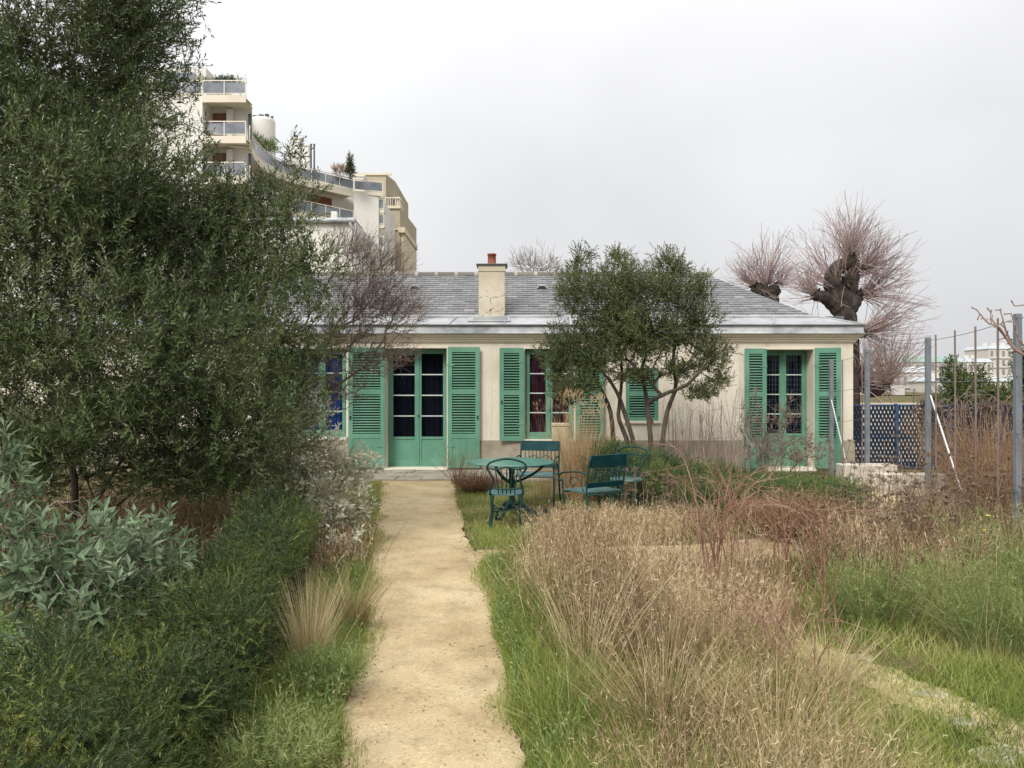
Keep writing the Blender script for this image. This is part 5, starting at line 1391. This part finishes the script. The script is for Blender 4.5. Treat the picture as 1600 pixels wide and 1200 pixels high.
# short green grass: along both edges of the path, the lawn by the table, the right field
g = G()
def band(ya, yb, n, left, w0, w1, jag=.05):
    y = rng.uniform(ya, yb, n) if ya > 3 else ya + (yb - ya) * rng.uniform(0, 1, n)
    s = rng.uniform(0, 1, n) ** 1.2
    if left: x = edge(PATH_L, y) + .10 * (rng.uniform(0, 1, n) ** 3) * (1 + np.sin(4 * y + np.sin(2 * y))) - s * (w0 + (w1 - w0) * s)
    else: x = edge(PATH_R, y) - .10 * (rng.uniform(0, 1, n) ** 3) * (1 + np.sin(3.3 * y + 2 * np.sin(1.7 * y))) + s * (w0 + (w1 - w0) * s)
    return np.stack([x, y], 1), s
xy, s = band(2.2, 5.2, 9500, True, .3, .45); field(g, xy, .06 + .20 * s, .004, .35, .38)
xy, s = band(5.0, 9.0, 7500, True, .35, .55); field(g, xy, .06 + .20 * s, .005, .35, .48)
xy, s = band(9.0, 13.2, 3500, True, .3, .5); field(g, xy, .05 + .16 * s, .007, .35, .5)
xy, s = band(2.4, 5.2, 13000, False, .35, .5); field(g, xy, .07 + .24 * s, .004, .38, .36)
xy, s = band(5.0, 7.3, 9000, False, .4, .5); field(g, xy, .09 + .26 * s, .005, .36, .34)
xy, s = band(7.9, 12.9, 6500, False, .5, .8); field(g, xy, .035 + .06 * s, .006, .4, .38, patch=.3)
field(g, sample_poly([(-.3, 8.0), (.1, 8.0), (.25, 8.9), (-.45, 9.0)], 3500), .09, .005, .35, .34)
field(g, sample_poly([(.1, 10.6), (.9, 10.4), (1.2, 11.5), (.6, 13.2), (-.6, 13.2), (-.2, 11.0)], 2400), .07, .006, .4, .45, patch=.35)
field(g, sample_poly([(1.7, 5.2), (2.6, 4.4), (4.2, 4.6), (5.2, 7.4), (4.4, 8.6), (3.3, 7.9), (2.4, 7.2), (2.0, 6.2)], 15000), .15, .005, .45, .48, patch=.4)
field(g, sample_poly([(2.45, 4.2), (2.75, 3.2), (4.2, 3.6), (4.0, 5.0), (2.6, 4.8)], 7000), .10, .0042, .45, .38, patch=.35)
field(g, sample_poly([(1.45, 4.3), (1.9, 2.6), (2.55, 2.6), (2.3, 3.5), (1.9, 4.5)], 6500), .10, .004, .45, .44, patch=.4)
field(g, sample_poly([(2.5, 8.6), (3.4, 8.9), (4.5, 10.6), (5.6, 13.0), (2.5, 13.5), (1.2, 12.5)], 3500), .2, .007, .35, .55, patch=.3)
field(g, sample_poly([(.15, 2.5), (.10, 4.6), (.35, 6.6), (1.2, 6.6), (1.6, 4.6), (1.5, 2.6)], 15000), .30, .0042, .5, .42, patch=.4)
field(g, sample_poly([(1.55, 5.2), (2.05, 4.2), (2.35, 3.4), (2.7, 2.6), (3.1, 2.7), (2.7, 3.5), (2.45, 4.2), (2.0, 5.2)], 4200), .08, .0042, .5, .46, patch=.5)
field(g, sample_poly([(2.3, 4.4), (2.7, 3.3), (3.3, 2.7), (4.4, 3.4), (3.4, 4.9)], 8000), .13, .0045, .5, .42, patch=.4)
tag(g.build('grass', M['grass']), kind='stuff')

# dead, brown meadow stems with seed heads
def dry_mass(name, poly, n, L, Wd, lean, tone, heads=4, headL=.07, blades_n=0, patch=.15):
    g = G()
    nc = max(8, n // 55); cen = sample_poly(poly, nc); ci = rng.integers(0, nc, n)
    off = rng.normal(0, .085, (n, 2)) * rng.uniform(.4, 1.5, (nc, 1))[ci]; xy = cen[ci] + off
    o = np.hstack([xy, np.zeros((n, 1))]); ln = L * rng.uniform(.62, 1.22, nc)[ci] * rng.uniform(.6, 1.1, n)
    cl = rng.normal(0, .10, (nc, 2))
    D = np.hstack([off * 1.6 + cl[ci] + rng.normal(0, lean * .7, (n, 2)), np.ones((n, 1))])
    a = rng.uniform(0, 6.28, n); bend = np.stack([np.cos(a), np.sin(a), -.5 * np.ones(n)], 1) * (ln * rng.uniform(0, .55, n) ** 1.5 * .8)[:, None]
    tn = np.clip(tone + rng.normal(0, .13, nc)[ci] + rng.normal(0, .17, n) + patch * clump(o, 1.9, 8), 0, 1)
    broken = rng.uniform(0, 1, n) < .10; D[broken, :2] += rng.normal(0, .8, (broken.sum(), 2)); ln = np.where(broken, ln * .8, ln)
    bold = rng.uniform(0, 1, n) < .07; tn = np.where(bold, rng.uniform(.8, 1, n), tn)
    blades(g, o, D, ln, Wd * np.where(bold, 1.7, rng.uniform(.6, 1.25, n)), bend, 4, tn); D = nrm(D)
    if heads:
        for h in range(heads):
            t = rng.uniform(.62, 1.0, n)
            p = o + D * (ln * t)[:, None] + bend * (t * t)[:, None]
            d = nrm(D * .8 + rng.normal(0, .55, (n, 3)))
            l = headL * rng.uniform(.4, 1.2, n)
            leaves(g, p, d, rand_dirs(n), l, l * .06 + Wd * .5, np.clip(tn + rng.normal(.08, .12, n), 0, 1), fold=False)
    if blades_n:
        field(g, sample_poly(poly, blades_n), L * .60, Wd * 1.2, .70, tone - .05, segs=4, sd=.2)
    return tag(g.build(name, M['dry']), kind='stuff')
dry_mass('dry_grass', [(.45, 4.2), (.36, 4.8), (.22, 5.6), (.12, 6.3), (.10, 6.9), (.5, 7.2), (1.3, 7.0), (2.0, 6.5), (1.95, 5.6), (1.75, 4.8), (1.3, 4.3)], 7000, .57, .0036, .22, .44, heads=4, headL=.045, blades_n=3500, patch=.22)
dry_mass('dry_grass', [(.30, 2.5), (.30, 3.6), (.42, 4.4), (1.3, 4.5), (1.75, 4.4), (1.5, 3.6), (1.45, 2.7)], 3400, .42, .0028, .34, .40, heads=3, headL=.035, blades_n=4200, patch=.3)
dry_mass('dry_grass', [(.25, 8.15), (1.2, 8.05), (2.2, 8.4), (2.3, 8.9), (1.7, 9.1), (1.2, 9.0), (.55, 9.0), (.3, 8.7)], 3000, .34, .005, .22, .52, heads=4, headL=.05, blades_n=1500)
dry_mass('dry_grass', [(2.2, 7.0), (2.9, 7.4), (3.6, 8.0), (4.4, 8.8), (5.4, 9.0), (5.2, 7.6), (4.6, 6.6), (3.6, 5.9), (2.3, 6.0)], 6000, .55, .0045, .24, .30, heads=4, headL=.05, blades_n=1500, patch=.2)
dry_mass('dry_grass', [(-4.2, 5.2), (-2.1, 5.6), (-2.2, 8.0), (-2.8, 11.0), (-7.5, 11.0), (-6.0, 7.0)], 7500, .50, .006, .3, .30, heads=3, headL=.06, blades_n=1500)
dry_mass('dry_grass', [(-1.75, 8.9), (-1.9, 8.3), (-1.3, 7.0), (-1.6, 6.4), (-2.1, 7.6), (-2.2, 8.9)], 1600, .34, .005, .3, .45, heads=3, headL=.05, blades_n=500)

# pale straw tufts, each a clump of its own
def tuft_thing(xy, n, L, Wd, spread, lean, tone, mat, label, name='grass_tuft', cat='grass clump', group='tufts of straw grass'):
    g = G(); tuft(g, xy, n, L, Wd, spread, lean, tone)
    return tag(g.build(name, M[mat], base=(xy[0], xy[1], 0)), label, cat, group)
tuft_thing((-1.20, 4.55), 360, .60, .0036, .05, .36, .66, 'straw', 'tall blond grass tuft between yew hedge and path')
tuft_thing((-1.12, 5.3), 300, .50, .0042, .06, .6, .25, 'straw', 'low olive grass tuft just behind the tall blond one')
tuft_thing((.42, 4.35), 95, .85, .0036, .07, .5, .74, 'straw', 'pale straw tuft leaning over the green edge right of the path')
tuft_thing((.72, 3.7), 240, .60, .0042, .10, .75, .45, 'straw', 'sprawling straw tuft low in the dry grass at the bottom')
tuft_thing((1.15, 3.35), 240, .55, .0042, .10, .7, .42, 'straw', 'yellowing tuft at the bottom right of the dry grass')
tuft_thing((1.75, 4.25), 220, .42, .0042, .08, .7, .62, 'straw', 'bright straw tuft at the edge of the stepping stone path')
t1 = G()
for x, y in ((.88, 11.55), (1.02, 11.6), (1.16, 11.55), (1.28, 11.65), (.98, 11.4), (1.12, 11.35)): tuft(t1, (x, y), 95, 1.35, .0085, .08, .2, .55)
for x, y in ((.95, 11.3), (1.2, 11.4)): tuft(t1, (x, y), 60, .9, .008, .08, .6, .6)
xy = np.array([[.85, 11.5], [1.0, 11.5], [1.15, 11.5], [1.25, 11.5], [1.05, 11.4]])
for q in range(40):
    c = np.array([rng.uniform(.78, 1.35), rng.uniform(11.3, 11.7), rng.uniform(1.15, 1.55)]); m = 12
    d = nrm(np.array([rng.normal(0, .3), 0, 1]) + rng.normal(0, .3, (m, 3))); leaves(t1, c + rng.normal(0, .03, (m, 3)), d, rand_dirs(m), .07, .008, np.clip(rng.normal(.75, .1, m), 0, 1), fold=False)
tag(t1.build('tall_grass_clump', M['tall_straw'], base=(1.07, 11.5, 0)), 'tall tan ornamental grass standing right of the stone pillar', 'grass clump')
t1 = G()
for x in (.42, .55, .66): tuft(t1, (x, 11.9), 26, 1.45, .005, .05, .18, .6)
for q in range(12):
    c = np.array([rng.uniform(.38, .85), 11.9, rng.uniform(1.2, 1.55)]); m = 14
    d = nrm(np.array([rng.normal(0, .4), 0, 1]) + rng.normal(0, .35, (m, 3))); leaves(t1, c + rng.normal(0, .03, (m, 3)), d, rand_dirs(m), .06, .006, np.clip(rng.normal(.7, .1, m), 0, 1), fold=False)
tag(t1.build('feather_grass', M['tall_straw'], base=(.55, 11.9, 0)), 'sparse feathery grass stems before the red curtained window', 'grass clump')

# russet mound and dead shrub by the trellis
def stem_dome(name, label, c, r, h, n, mat, Wd=.004, tone=.45, lean=.55, heads=3, cat='shrub'):
    g = G(); a = rng.uniform(0, 6.28, n); q = np.sqrt(rng.uniform(0, 1, n))
    o = np.stack([c[0] + np.cos(a) * q * r * .45, c[1] + np.sin(a) * q * r * .45, np.zeros(n)], 1)
    D = np.stack([np.cos(a) * q * lean, np.sin(a) * q * lean, np.ones(n)], 1) + rng.normal(0, .12, (n, 3))
    ln = h * rng.uniform(.6, 1.1, n); bend = np.stack([np.cos(a), np.sin(a), -.4 * np.ones(n)], 1) * (ln * q * .35)[:, None] + rng.normal(0, .05, (n, 3)) * h
    tn = np.clip(rng.normal(tone, .2, n), 0, 1)
    blades(g, o, D, ln, Wd, bend, 4, tn)
    D = nrm(D)
    for k in range(heads):
        t = rng.uniform(.4, 1, n); p = o + D * (ln * t)[:, None] + bend * (t * t)[:, None]
        d = nrm(D + rng.normal(0, .6, (n, 3))); leaves(g, p, d, rand_dirs(n), rng.uniform(.03, .12, n), Wd * .9, np.clip(tn + rng.normal(0, .1, n), 0, 1), fold=False)
    return tag(g.build(name, M[mat], base=(c[0], c[1], 0)), label, cat)
stem_dome('russet_shrub', 'rounded russet mound of fine dead stems in front of the juniper hedge', (3.05, 8.35), .58, .56, 2300, 'russet', .005, .50, .62)
stem_dome('russet_shrub', 'tall russet thicket of dead stems between thin poles and blue screen', (6.75, 10.8), .75, 1.45, 1300, 'russet', .006, .55, .35)
stem_dome('russet_shrub', 'dead brown thicket at the right edge in front of the thick grey post', (5.55, 8.4), .6, 1.05, 1000, 'russet', .005, .45, .35)
stem_dome('heather_plant', 'small brown heather like plant between the house door and the table', (-.55, 12.1), .38, .34, 700, 'russet', .006, .3, .9, cat='plant')
stem_dome('heather_plant', 'small thin red stemmed plant at the foot of the right door shutter', (-.93, 13.2), .2, .75, 90, 'russet', .006, .35, .4, cat='plant')

def twig_shrub(name, label, base, lobes, n, mat='twig', r_tip=.0025, power=.35, stems=4, fine=300, fl=.12, spreadb=.12, prefer=.3, cat='shrub', sag=.0):
    root = empty(name, base, label, cat)
    tg, od = lobe_points(lobes, n, .6); tg = tg[tg[:, 2] > .05]
    b = np.array(base); ps = []
    for i in range(stems):
        l = np.asarray(lobes[i % len(lobes)])[:3]; o = b + np.append(rng.normal(0, spreadb, 2), 0)
        ps.append(spline([o, o * .6 + l * .4 + rng.normal(0, .05, 3), l], 7))
    sk = skeleton(ps, tg, r_tip=r_tip, prefer=prefer, power=power, sag=sag, jit=.08); g = G(); add_skel(g, sk)
    idx = rng.integers(0, len(tg), fine); D = nrm(rng.normal(0, .5, (fine, 3)) + [0, 0, .6]); prisms(g, tg[idx], tg[idx] + D * rng.uniform(.4, 1.2, (fine, 1)) * fl, r_tip * .9, r_tip * .5, 3)
    g.build('branches', M[mat], root); return root
b = P(1195, 735, 12.6); b[2] = 0
twig_shrub('bare_shrub', 'gnarled leafless shrub in front of the right house door', tuple(b), [(*P(1200, 690, 12.6), .45, .4, .40), (*P(1170, 660, 12.6), .3, .3, .45), (*P(1230, 650, 12.6), .3, .3, .4), (*P(1265, 700, 12.4), .4, .3, .3), (*P(1180, 610, 12.6), .1, .1, .3), (*P(1220, 710, 12.2), .8, .4, .25)], 330, 'twig', .0038, .33, 6, 1100, .18)
b = P(1110, 735, 12.8); b[2] = 0
root = empty('stem_shrub', tuple(b), 'sheaf of thin upright red brown stems against the cream wall', 'shrub')
g = G(); n = 75; x = rng.uniform(AX(1045, 12.8), AX(1172, 12.8), n); o = np.stack([x, rng.uniform(12.5, 13.2, n), np.zeros(n)], 1)
ln = rng.uniform(.8, 1.75, n); d = nrm(np.array([0, 0, 1]) + rng.normal(0, .13, (n, 3))); cur = o
for i in range(4):
    d = nrm(d + rng.normal(0, .05, (n, 3))); nx = cur + d * (ln / 4)[:, None]; prisms(g, cur, nx, .0052 - .0008 * i, .0044 - .0008 * i, 3)
    if i:
        for q in range(2):
            t = rng.uniform(0, 1, (n, 1)); pp = cur + (nx - cur) * t; prisms(g, pp, pp + nrm(d + rng.normal(0, .5, (n, 3))) * rng.uniform(.06, .25, (n, 1)), .0030, .0016, 3)
    cur = nx
g.build('stems', M['twig_red'], root)
# arching canes in the dry grass
def canes(label, base, n, L, lean, az=None):
    root = empty('cane_shrub', (base[0], base[1], 0), label, 'shrub'); g = G()
    for i in range(n):
        a = rng.uniform(0, 6.28) if az is None else rng.normal(az, .9); l = L * rng.uniform(.6, 1.1); o = np.array([base[0] + rng.normal(0, .09), base[1] + rng.normal(0, .09), 0])
        out = np.array([math.cos(a), math.sin(a), 0]); q = rng.uniform(.2, 1) * lean
        p = spline([o, o + out * l * .15 * q + [0, 0, l * .4], o + out * l * .42 * q + [0, 0, l * .72], o + out * l * .85 * q + [0, 0, l * (.9 - .25 * q)]] + rng.normal(0, .02, (4, 3)), 16)
        tube(g, p, np.linspace(.0046, .0017, 16), 5)
        for k in range(5, 16, 2):
            d = nrm(p[min(k, 14) + 1] - p[k - 1]); d = nrm(d + rng.normal(0, .6, 3)); m = rng.uniform(.08, .3)
            tube(g, spline([p[k], p[k] + d * m * .5, p[k] + d * m + [0, 0, rng.normal(.01, .02)]], 5), np.linspace(.0022, .0011, 5), 4)
    g.build('canes', M['cane'], root); return root
canes('tall arching red brown canes standing in the middle of the dry grass', (1.5, 5.6), 20, 1.5, .75)
canes('pale and red canes at the right edge of the dry grass', (1.95, 5.2), 17, 1.2, .95)
canes('long arching canes behind the dry grass near the russet mound', (2.2, 7.9), 11, 1.1, .8)
canes('thin dark canes near the bottom of the dry grass', (1.5, 4.2), 9, .75, .9)

# dead flat-topped flower heads
def dead_flowers(label, pts, h, group='dead flower clumps'):
    c = np.mean(pts, 0); root = empty('dead_flower_clump', (c[0], c[1], 0), label, 'dead flowers', group)
    n = len(pts); o = np.hstack([pts, np.zeros((n, 1))]); ln = h * rng.uniform(.65, 1.1, n); D = nrm(np.array([0, 0, 1.]) + rng.normal(0, .13, (n, 3)) * [1, 1, .1])
    gs = G(); gf = G(); bend = rng.normal(0, .06, (n, 3))
    prev = o
    for i in range(1, 5):
        t = i / 4; p = o + D * (ln * t)[:, None] + bend * t * t; prisms(gs, prev, p, .0032, .0026, 3, rng.uniform(.2, .7, n)); prev = p
        if i in (2, 3):
            m = 4
            for k in range(m):
                d = nrm(rng.normal(0, .8, (n, 3)) + [0, 0, .3]); leaves(gs, p + D * rng.uniform(-.1, .1, (n, 1)), d, rand_dirs(n), rng.uniform(.03, .08, n), .008, rng.uniform(.1, .7, n), fold=False)
    for i in range(n):
        R = rng.uniform(.025, .055); m = 16
        a = rng.uniform(0, 6.28, m); r = R * np.sqrt(rng.uniform(0, 1, m)); tip = prev[i] + np.stack([np.cos(a) * r, np.sin(a) * r, .03 + .01 * rng.uniform(-1, 1, m) - r * .15], 1)
        prisms(gs, np.repeat(prev[i:i + 1], m, 0), tip, .0012, .001, 3, .4)
        for k in range(3):
            leaves(gf, tip + rng.normal(0, .004, (m, 3)), nrm(rng.normal(0, 1, (m, 3)) * [1, 1, .25]), np.tile([0, 0, 1.], (m, 1)), .017, .012, np.clip(rng.normal(.6, .2, m), 0, 1), fold=True)
    gs.build('stalk', M['yarrow'], root); gf.build('flower_head', M['yarrow'], root)
dead_flowers('dead brown flat flower heads in front of the white blocks', np.stack([rng.uniform(4.3, 5.6, 38), rng.uniform(9.2, 10.8, 38)], 1), .82)
dead_flowers('dead flower stalks at the right edge under the thick grey post', np.stack([rng.uniform(4.2, 5.4, 70), rng.uniform(7.2, 8.8, 70)], 1), .85)
dead_flowers('dark dead flower stalks rising right of the side path in the green field', np.stack([rng.uniform(2.9, 4.0, 55), rng.uniform(6.6, 7.9, 55)], 1), .62)
dead_flowers('pale dead flower heads between the armchair and the juniper hedge', np.stack([rng.uniform(1.3, 2.3, 42), rng.uniform(8.9, 9.6, 42)], 1), .58)
dead_flowers('dense dark brown dead flower thicket beside the lower white slab', np.stack([rng.uniform(4.9, 6.2, 65), rng.uniform(8.6, 10.2, 65)], 1), .62)
dead_flowers('scattered dead flower stalks at the far edge of the feathery green plants', np.stack([rng.uniform(3.4, 5.0, 90), rng.uniform(6.8, 8.6, 90)], 1), .66)
dead_flowers('brown seed heads at the foot of the right house door', np.stack([rng.uniform(4.0, 5.6, 60), rng.uniform(12.2, 13.6, 60)], 1), .75)

# feathery green bushes on the right
def feathery(label, c, r, h, n, tone, flowers=0):
    root = empty('fennel_plant', (c[0], c[1], 0), label, 'plant', 'feathery green plants')
    gl = G(); gs = G(); a = rng.uniform(0, 6.28, n); q = np.sqrt(rng.uniform(0, 1, n))
    o = np.stack([c[0] + np.cos(a) * q * r * .5, c[1] + np.sin(a) * q * r * .5, np.zeros(n)], 1)
    D = nrm(np.stack([np.cos(a) * q * .55, np.sin(a) * q * .55, np.ones(n)], 1) + rng.normal(0, .1, (n, 3))); ln = h * rng.uniform(.6, 1.08, n)
    prisms(gs, o, o + D * ln[:, None], .0028, .0012, 3, np.clip(rng.normal(.5, .15, n), 0, 1))
    for k in range(9):
        t = rng.uniform(.22, 1, n); p = o + D * (ln * t)[:, None]; d = nrm(D * .7 + rng.normal(0, .6, (n, 3)))
        shoots(gl, None, p, d, .11, 8, .036, .0034, np.clip(tone + .35 * clump(p, 4, 1) + .45 * (t - .6) + rng.normal(0, .12, n), 0, 1), .8, flat=True)
    gd = G(); j = rng.integers(0, n, n // 3); k = len(j); blades(gd, o[j] + rng.normal(0, .05, (k, 3)) * [1, 1, 0], D[j] + rng.normal(0, .2, (k, 3)), ln[j] * rng.uniform(.8, 1.25, k), .004, rng.normal(0, .08, (k, 3)), 4, rng.uniform(.3, 1, k))
    gd.build('dry_stalk', M['straw'], root)
    gl.build('leaves', M['fennel'], root); gs.build('stem', M['fennel'], root)
    for i in range(flowers):
        j = rng.integers(n); p = o[j] + D[j] * ln[j]; g = G(); lathe(g, [(0, .0), (.012, .003), (.022, .01), (.015, .014), (0, .016)], tuple(p), 9); g.build('flower', M['yellow'], root)
feathery('large feathery green plant at the right edge above the stepping stones', (3.2, 4.9), .75, .66, 280, .52, 1)
feathery('feathery green plant left of the large one beside the stalky field', (2.6, 5.5), .5, .46, 150, .50)
feathery('feathery plant with yellow flowers farther back at the right edge', (4.2, 6.3), .75, .66, 200, .58, 4)
feathery('low feathery herb at the left edge of the path before the blond tuft', (-1.02, 4.15), .22, .24, 130, .40)
feathery('low feathery herb at the bottom left of the path', (-.98, 3.2), .25, .30, 130, .45)

# ground cover, litter, vine, stones
g = G(); n = 5200
o = np.concatenate([np.stack([rng.uniform(-3.2, -1.9, n // 2), rng.uniform(3.0, 4.6, n // 2), rng.uniform(.1, .42, n // 2)], 1), np.stack([rng.uniform(-4.6, -2.0, n // 2), rng.uniform(4.6, 8.5, n // 2), rng.uniform(.02, .22, n // 2)], 1)])
d = nrm(rng.normal(0, 1, (n, 3)) * [1, 1, .35]); leaves(g, o, d, nrm(np.array([0, 0, 1.]) + rng.normal(0, .3, (n, 3))), rng.uniform(.02, .05, n), rng.uniform(.02, .04, n), np.clip(.45 + .3 * clump(o, 2) + rng.normal(0, .15, n), 0, 1), fold=True)
prisms(g, o * [1, 1, 0], o, .0015, .001, 3, .3)
for left, n_, ya, yb in ((True, 420, 2.4, 7.5), (False, 520, 2.5, 7.2)):
    y = rng.uniform(ya, yb, n_); q = rng.uniform(0, 1, n_) ** 1.3
    x = edge(PATH_L, y) - .02 - .38 * q if left else edge(PATH_R, y) + .02 + .5 * q
    shoots(g, g, np.stack([x, y, np.full(n_, .01)], 1), np.array([0, 0, 1.]) + rng.normal(0, .35, (n_, 3)), rng.uniform(.05, .24, n_), 9, .038, .013, np.clip(rng.normal(.62, .2, n_), 0, 1), 1.0, stem_r=.0012, fold=True, stone=.5)
n = 1500; o = np.stack([rng.uniform(-2.9, -1.75, n), rng.uniform(2.9, 3.7, n), rng.uniform(.12, .46, n)], 1)
leaves(g, o, nrm(rng.normal(0, 1, (n, 3)) * [1, 1, .3]), nrm(np.array([0, -.3, 1.]) + rng.normal(0, .3, (n, 3))), rng.uniform(.025, .05, n), rng.uniform(.025, .045, n), np.clip(.6 + .3 * clump(o, 3) + rng.normal(0, .15, n), 0, 1), fold=True)
prisms(g, o * [1, 1, 0], o, .0013, .001, 3, .3)
tag(g.build('ground_cover', M['leaf_ivy']), kind='stuff')
g = G()
n = 2600; y = rng.uniform(2.2, 13, n); sd_ = rng.uniform(0, 1, n) < .5
e_ = np.where(sd_, edge(PATH_L, y), edge(PATH_R, y)); off = np.abs(rng.normal(0, .10, n)) * np.where(sd_, 1, -1)
o = np.stack([e_ + off - .1 * np.where(sd_, 1, -1), y, np.full(n, .012)], 1)
leaves(g, o, nrm(rng.normal(0, 1, (n, 3)) * [1, 1, .12]), np.tile([0, 0, 1.], (n, 1)) + rng.normal(0, .2, (n, 3)), rng.uniform(.008, .035, n), rng.uniform(.004, .014, n), rng.uniform(0, 1, n), fold=False)
n = 420; y = 2.3 + 10.5 * rng.uniform(0, 1, n) ** 1.3; q = rng.uniform(0, 1, n); o = np.stack([edge(PATH_L, y) * (1 - q) + edge(PATH_R, y) * q, y, np.full(n, .013)], 1)
leaves(g, o, nrm(rng.normal(0, 1, (n, 3)) * [1, 1, .1]), np.tile([0, 0, 1.], (n, 1)) + rng.normal(0, .2, (n, 3)), rng.uniform(.006, .022, n), rng.uniform(.004, .010, n), rng.uniform(0, .7, n), fold=False)
n = 3600; xy = np.concatenate([sample_poly([(-.4, 8.6), (1.4, 8.6), (1.4, 12), (-.6, 12)], n // 2), sample_poly([(2.5, 6), (5, 6), (6.5, 12), (4, 10)], n // 2)])
o = np.hstack([xy, np.full((n, 1), .008)]); leaves(g, o, nrm(rng.normal(0, 1, (n, 3)) * [1, 1, .15]), np.tile([0, 0, 1.], (n, 1)) + rng.normal(0, .3, (n, 3)), rng.uniform(.01, .05, n), rng.uniform(.006, .02, n), rng.uniform(0, 1, n), fold=False)
tag(g.build('fallen_leaves', M['litter']), kind='stuff')
root = empty('climbing_vine', (9.0, 15.1, 0), 'tangled dry vine sprawling over the top of the blue fence', 'vine')
g = G()
for i in range(150):
    x = rng.uniform(AX(1425, 15.1), 12.5); z = 1.22 + rng.normal(0, .08); a = rng.uniform(-1, 1); l = rng.uniform(.3, .9)
    p = spline([(x, 15.15, z), (x + l * .3 * a, 15.0 + rng.normal(0, .1), z + rng.uniform(0, .3)), (x + l * .7 * a, 15.0 + rng.normal(0, .1), z + rng.uniform(-.1, .25)), (x + l * a, 15.0, z + rng.uniform(-.7, .1))], 10)
    tube(g, p, np.linspace(.011, .005, 10), 5)
for x in np.linspace(AX(1430, 15.1), 12.3, 9): tube(g, spline([(x, 15.1, 0), (x + .1, 15.05, .5), (x - .05, 15.1, 1.25)], 9), .016, 6)
g.build('stems', M['russet'] if False else M['twig'], root)
for i, (px, py, r, lab) in enumerate(((1560, 1182, .12, 'flat pale stepping stone nearest the bottom right corner'), (1500, 1132, .075, 'small pale stepping stone just beyond the nearest one'), (1452, 1088, .085, 'pale stepping stone partly grassed over in the path'), (1345, 1030, .07, 'farthest stepping stone half hidden by dry tufts'))):
    c = GP(px, py); m = 22; a = np.linspace(0, 6.28, m, endpoint=False); q = r * (1 + .22 * np.sin(2 * a + i) + .14 * np.sin(3 * a + 2 * i) + .10 * np.sin(7 * a + i) + rng.normal(0, .05, m))
    g = G(); V = []
    for s, z in ((1.0, -.01), (1.0, .012), (.94, .018)): V += [[c[0] + math.cos(t) * w * s, c[1] + math.sin(t) * w * .75 * s, z] for t, w in zip(a, q)]
    g.add(V, [[j, (j + 1) % m, m + (j + 1) % m, m + j] for j in range(2 * m) if (j + 1) % m or True and j < m] if False else [[k * m + j, k * m + (j + 1) % m, (k + 1) * m + (j + 1) % m, (k + 1) * m + j] for k in range(2) for j in range(m)])
    g.add(V[2 * m:], [list(range(m))])
    tag(g.build('stepping_stone', M['stone'], base=tuple(c)), lab, 'stepping stone', 'stepping stones in the side path')
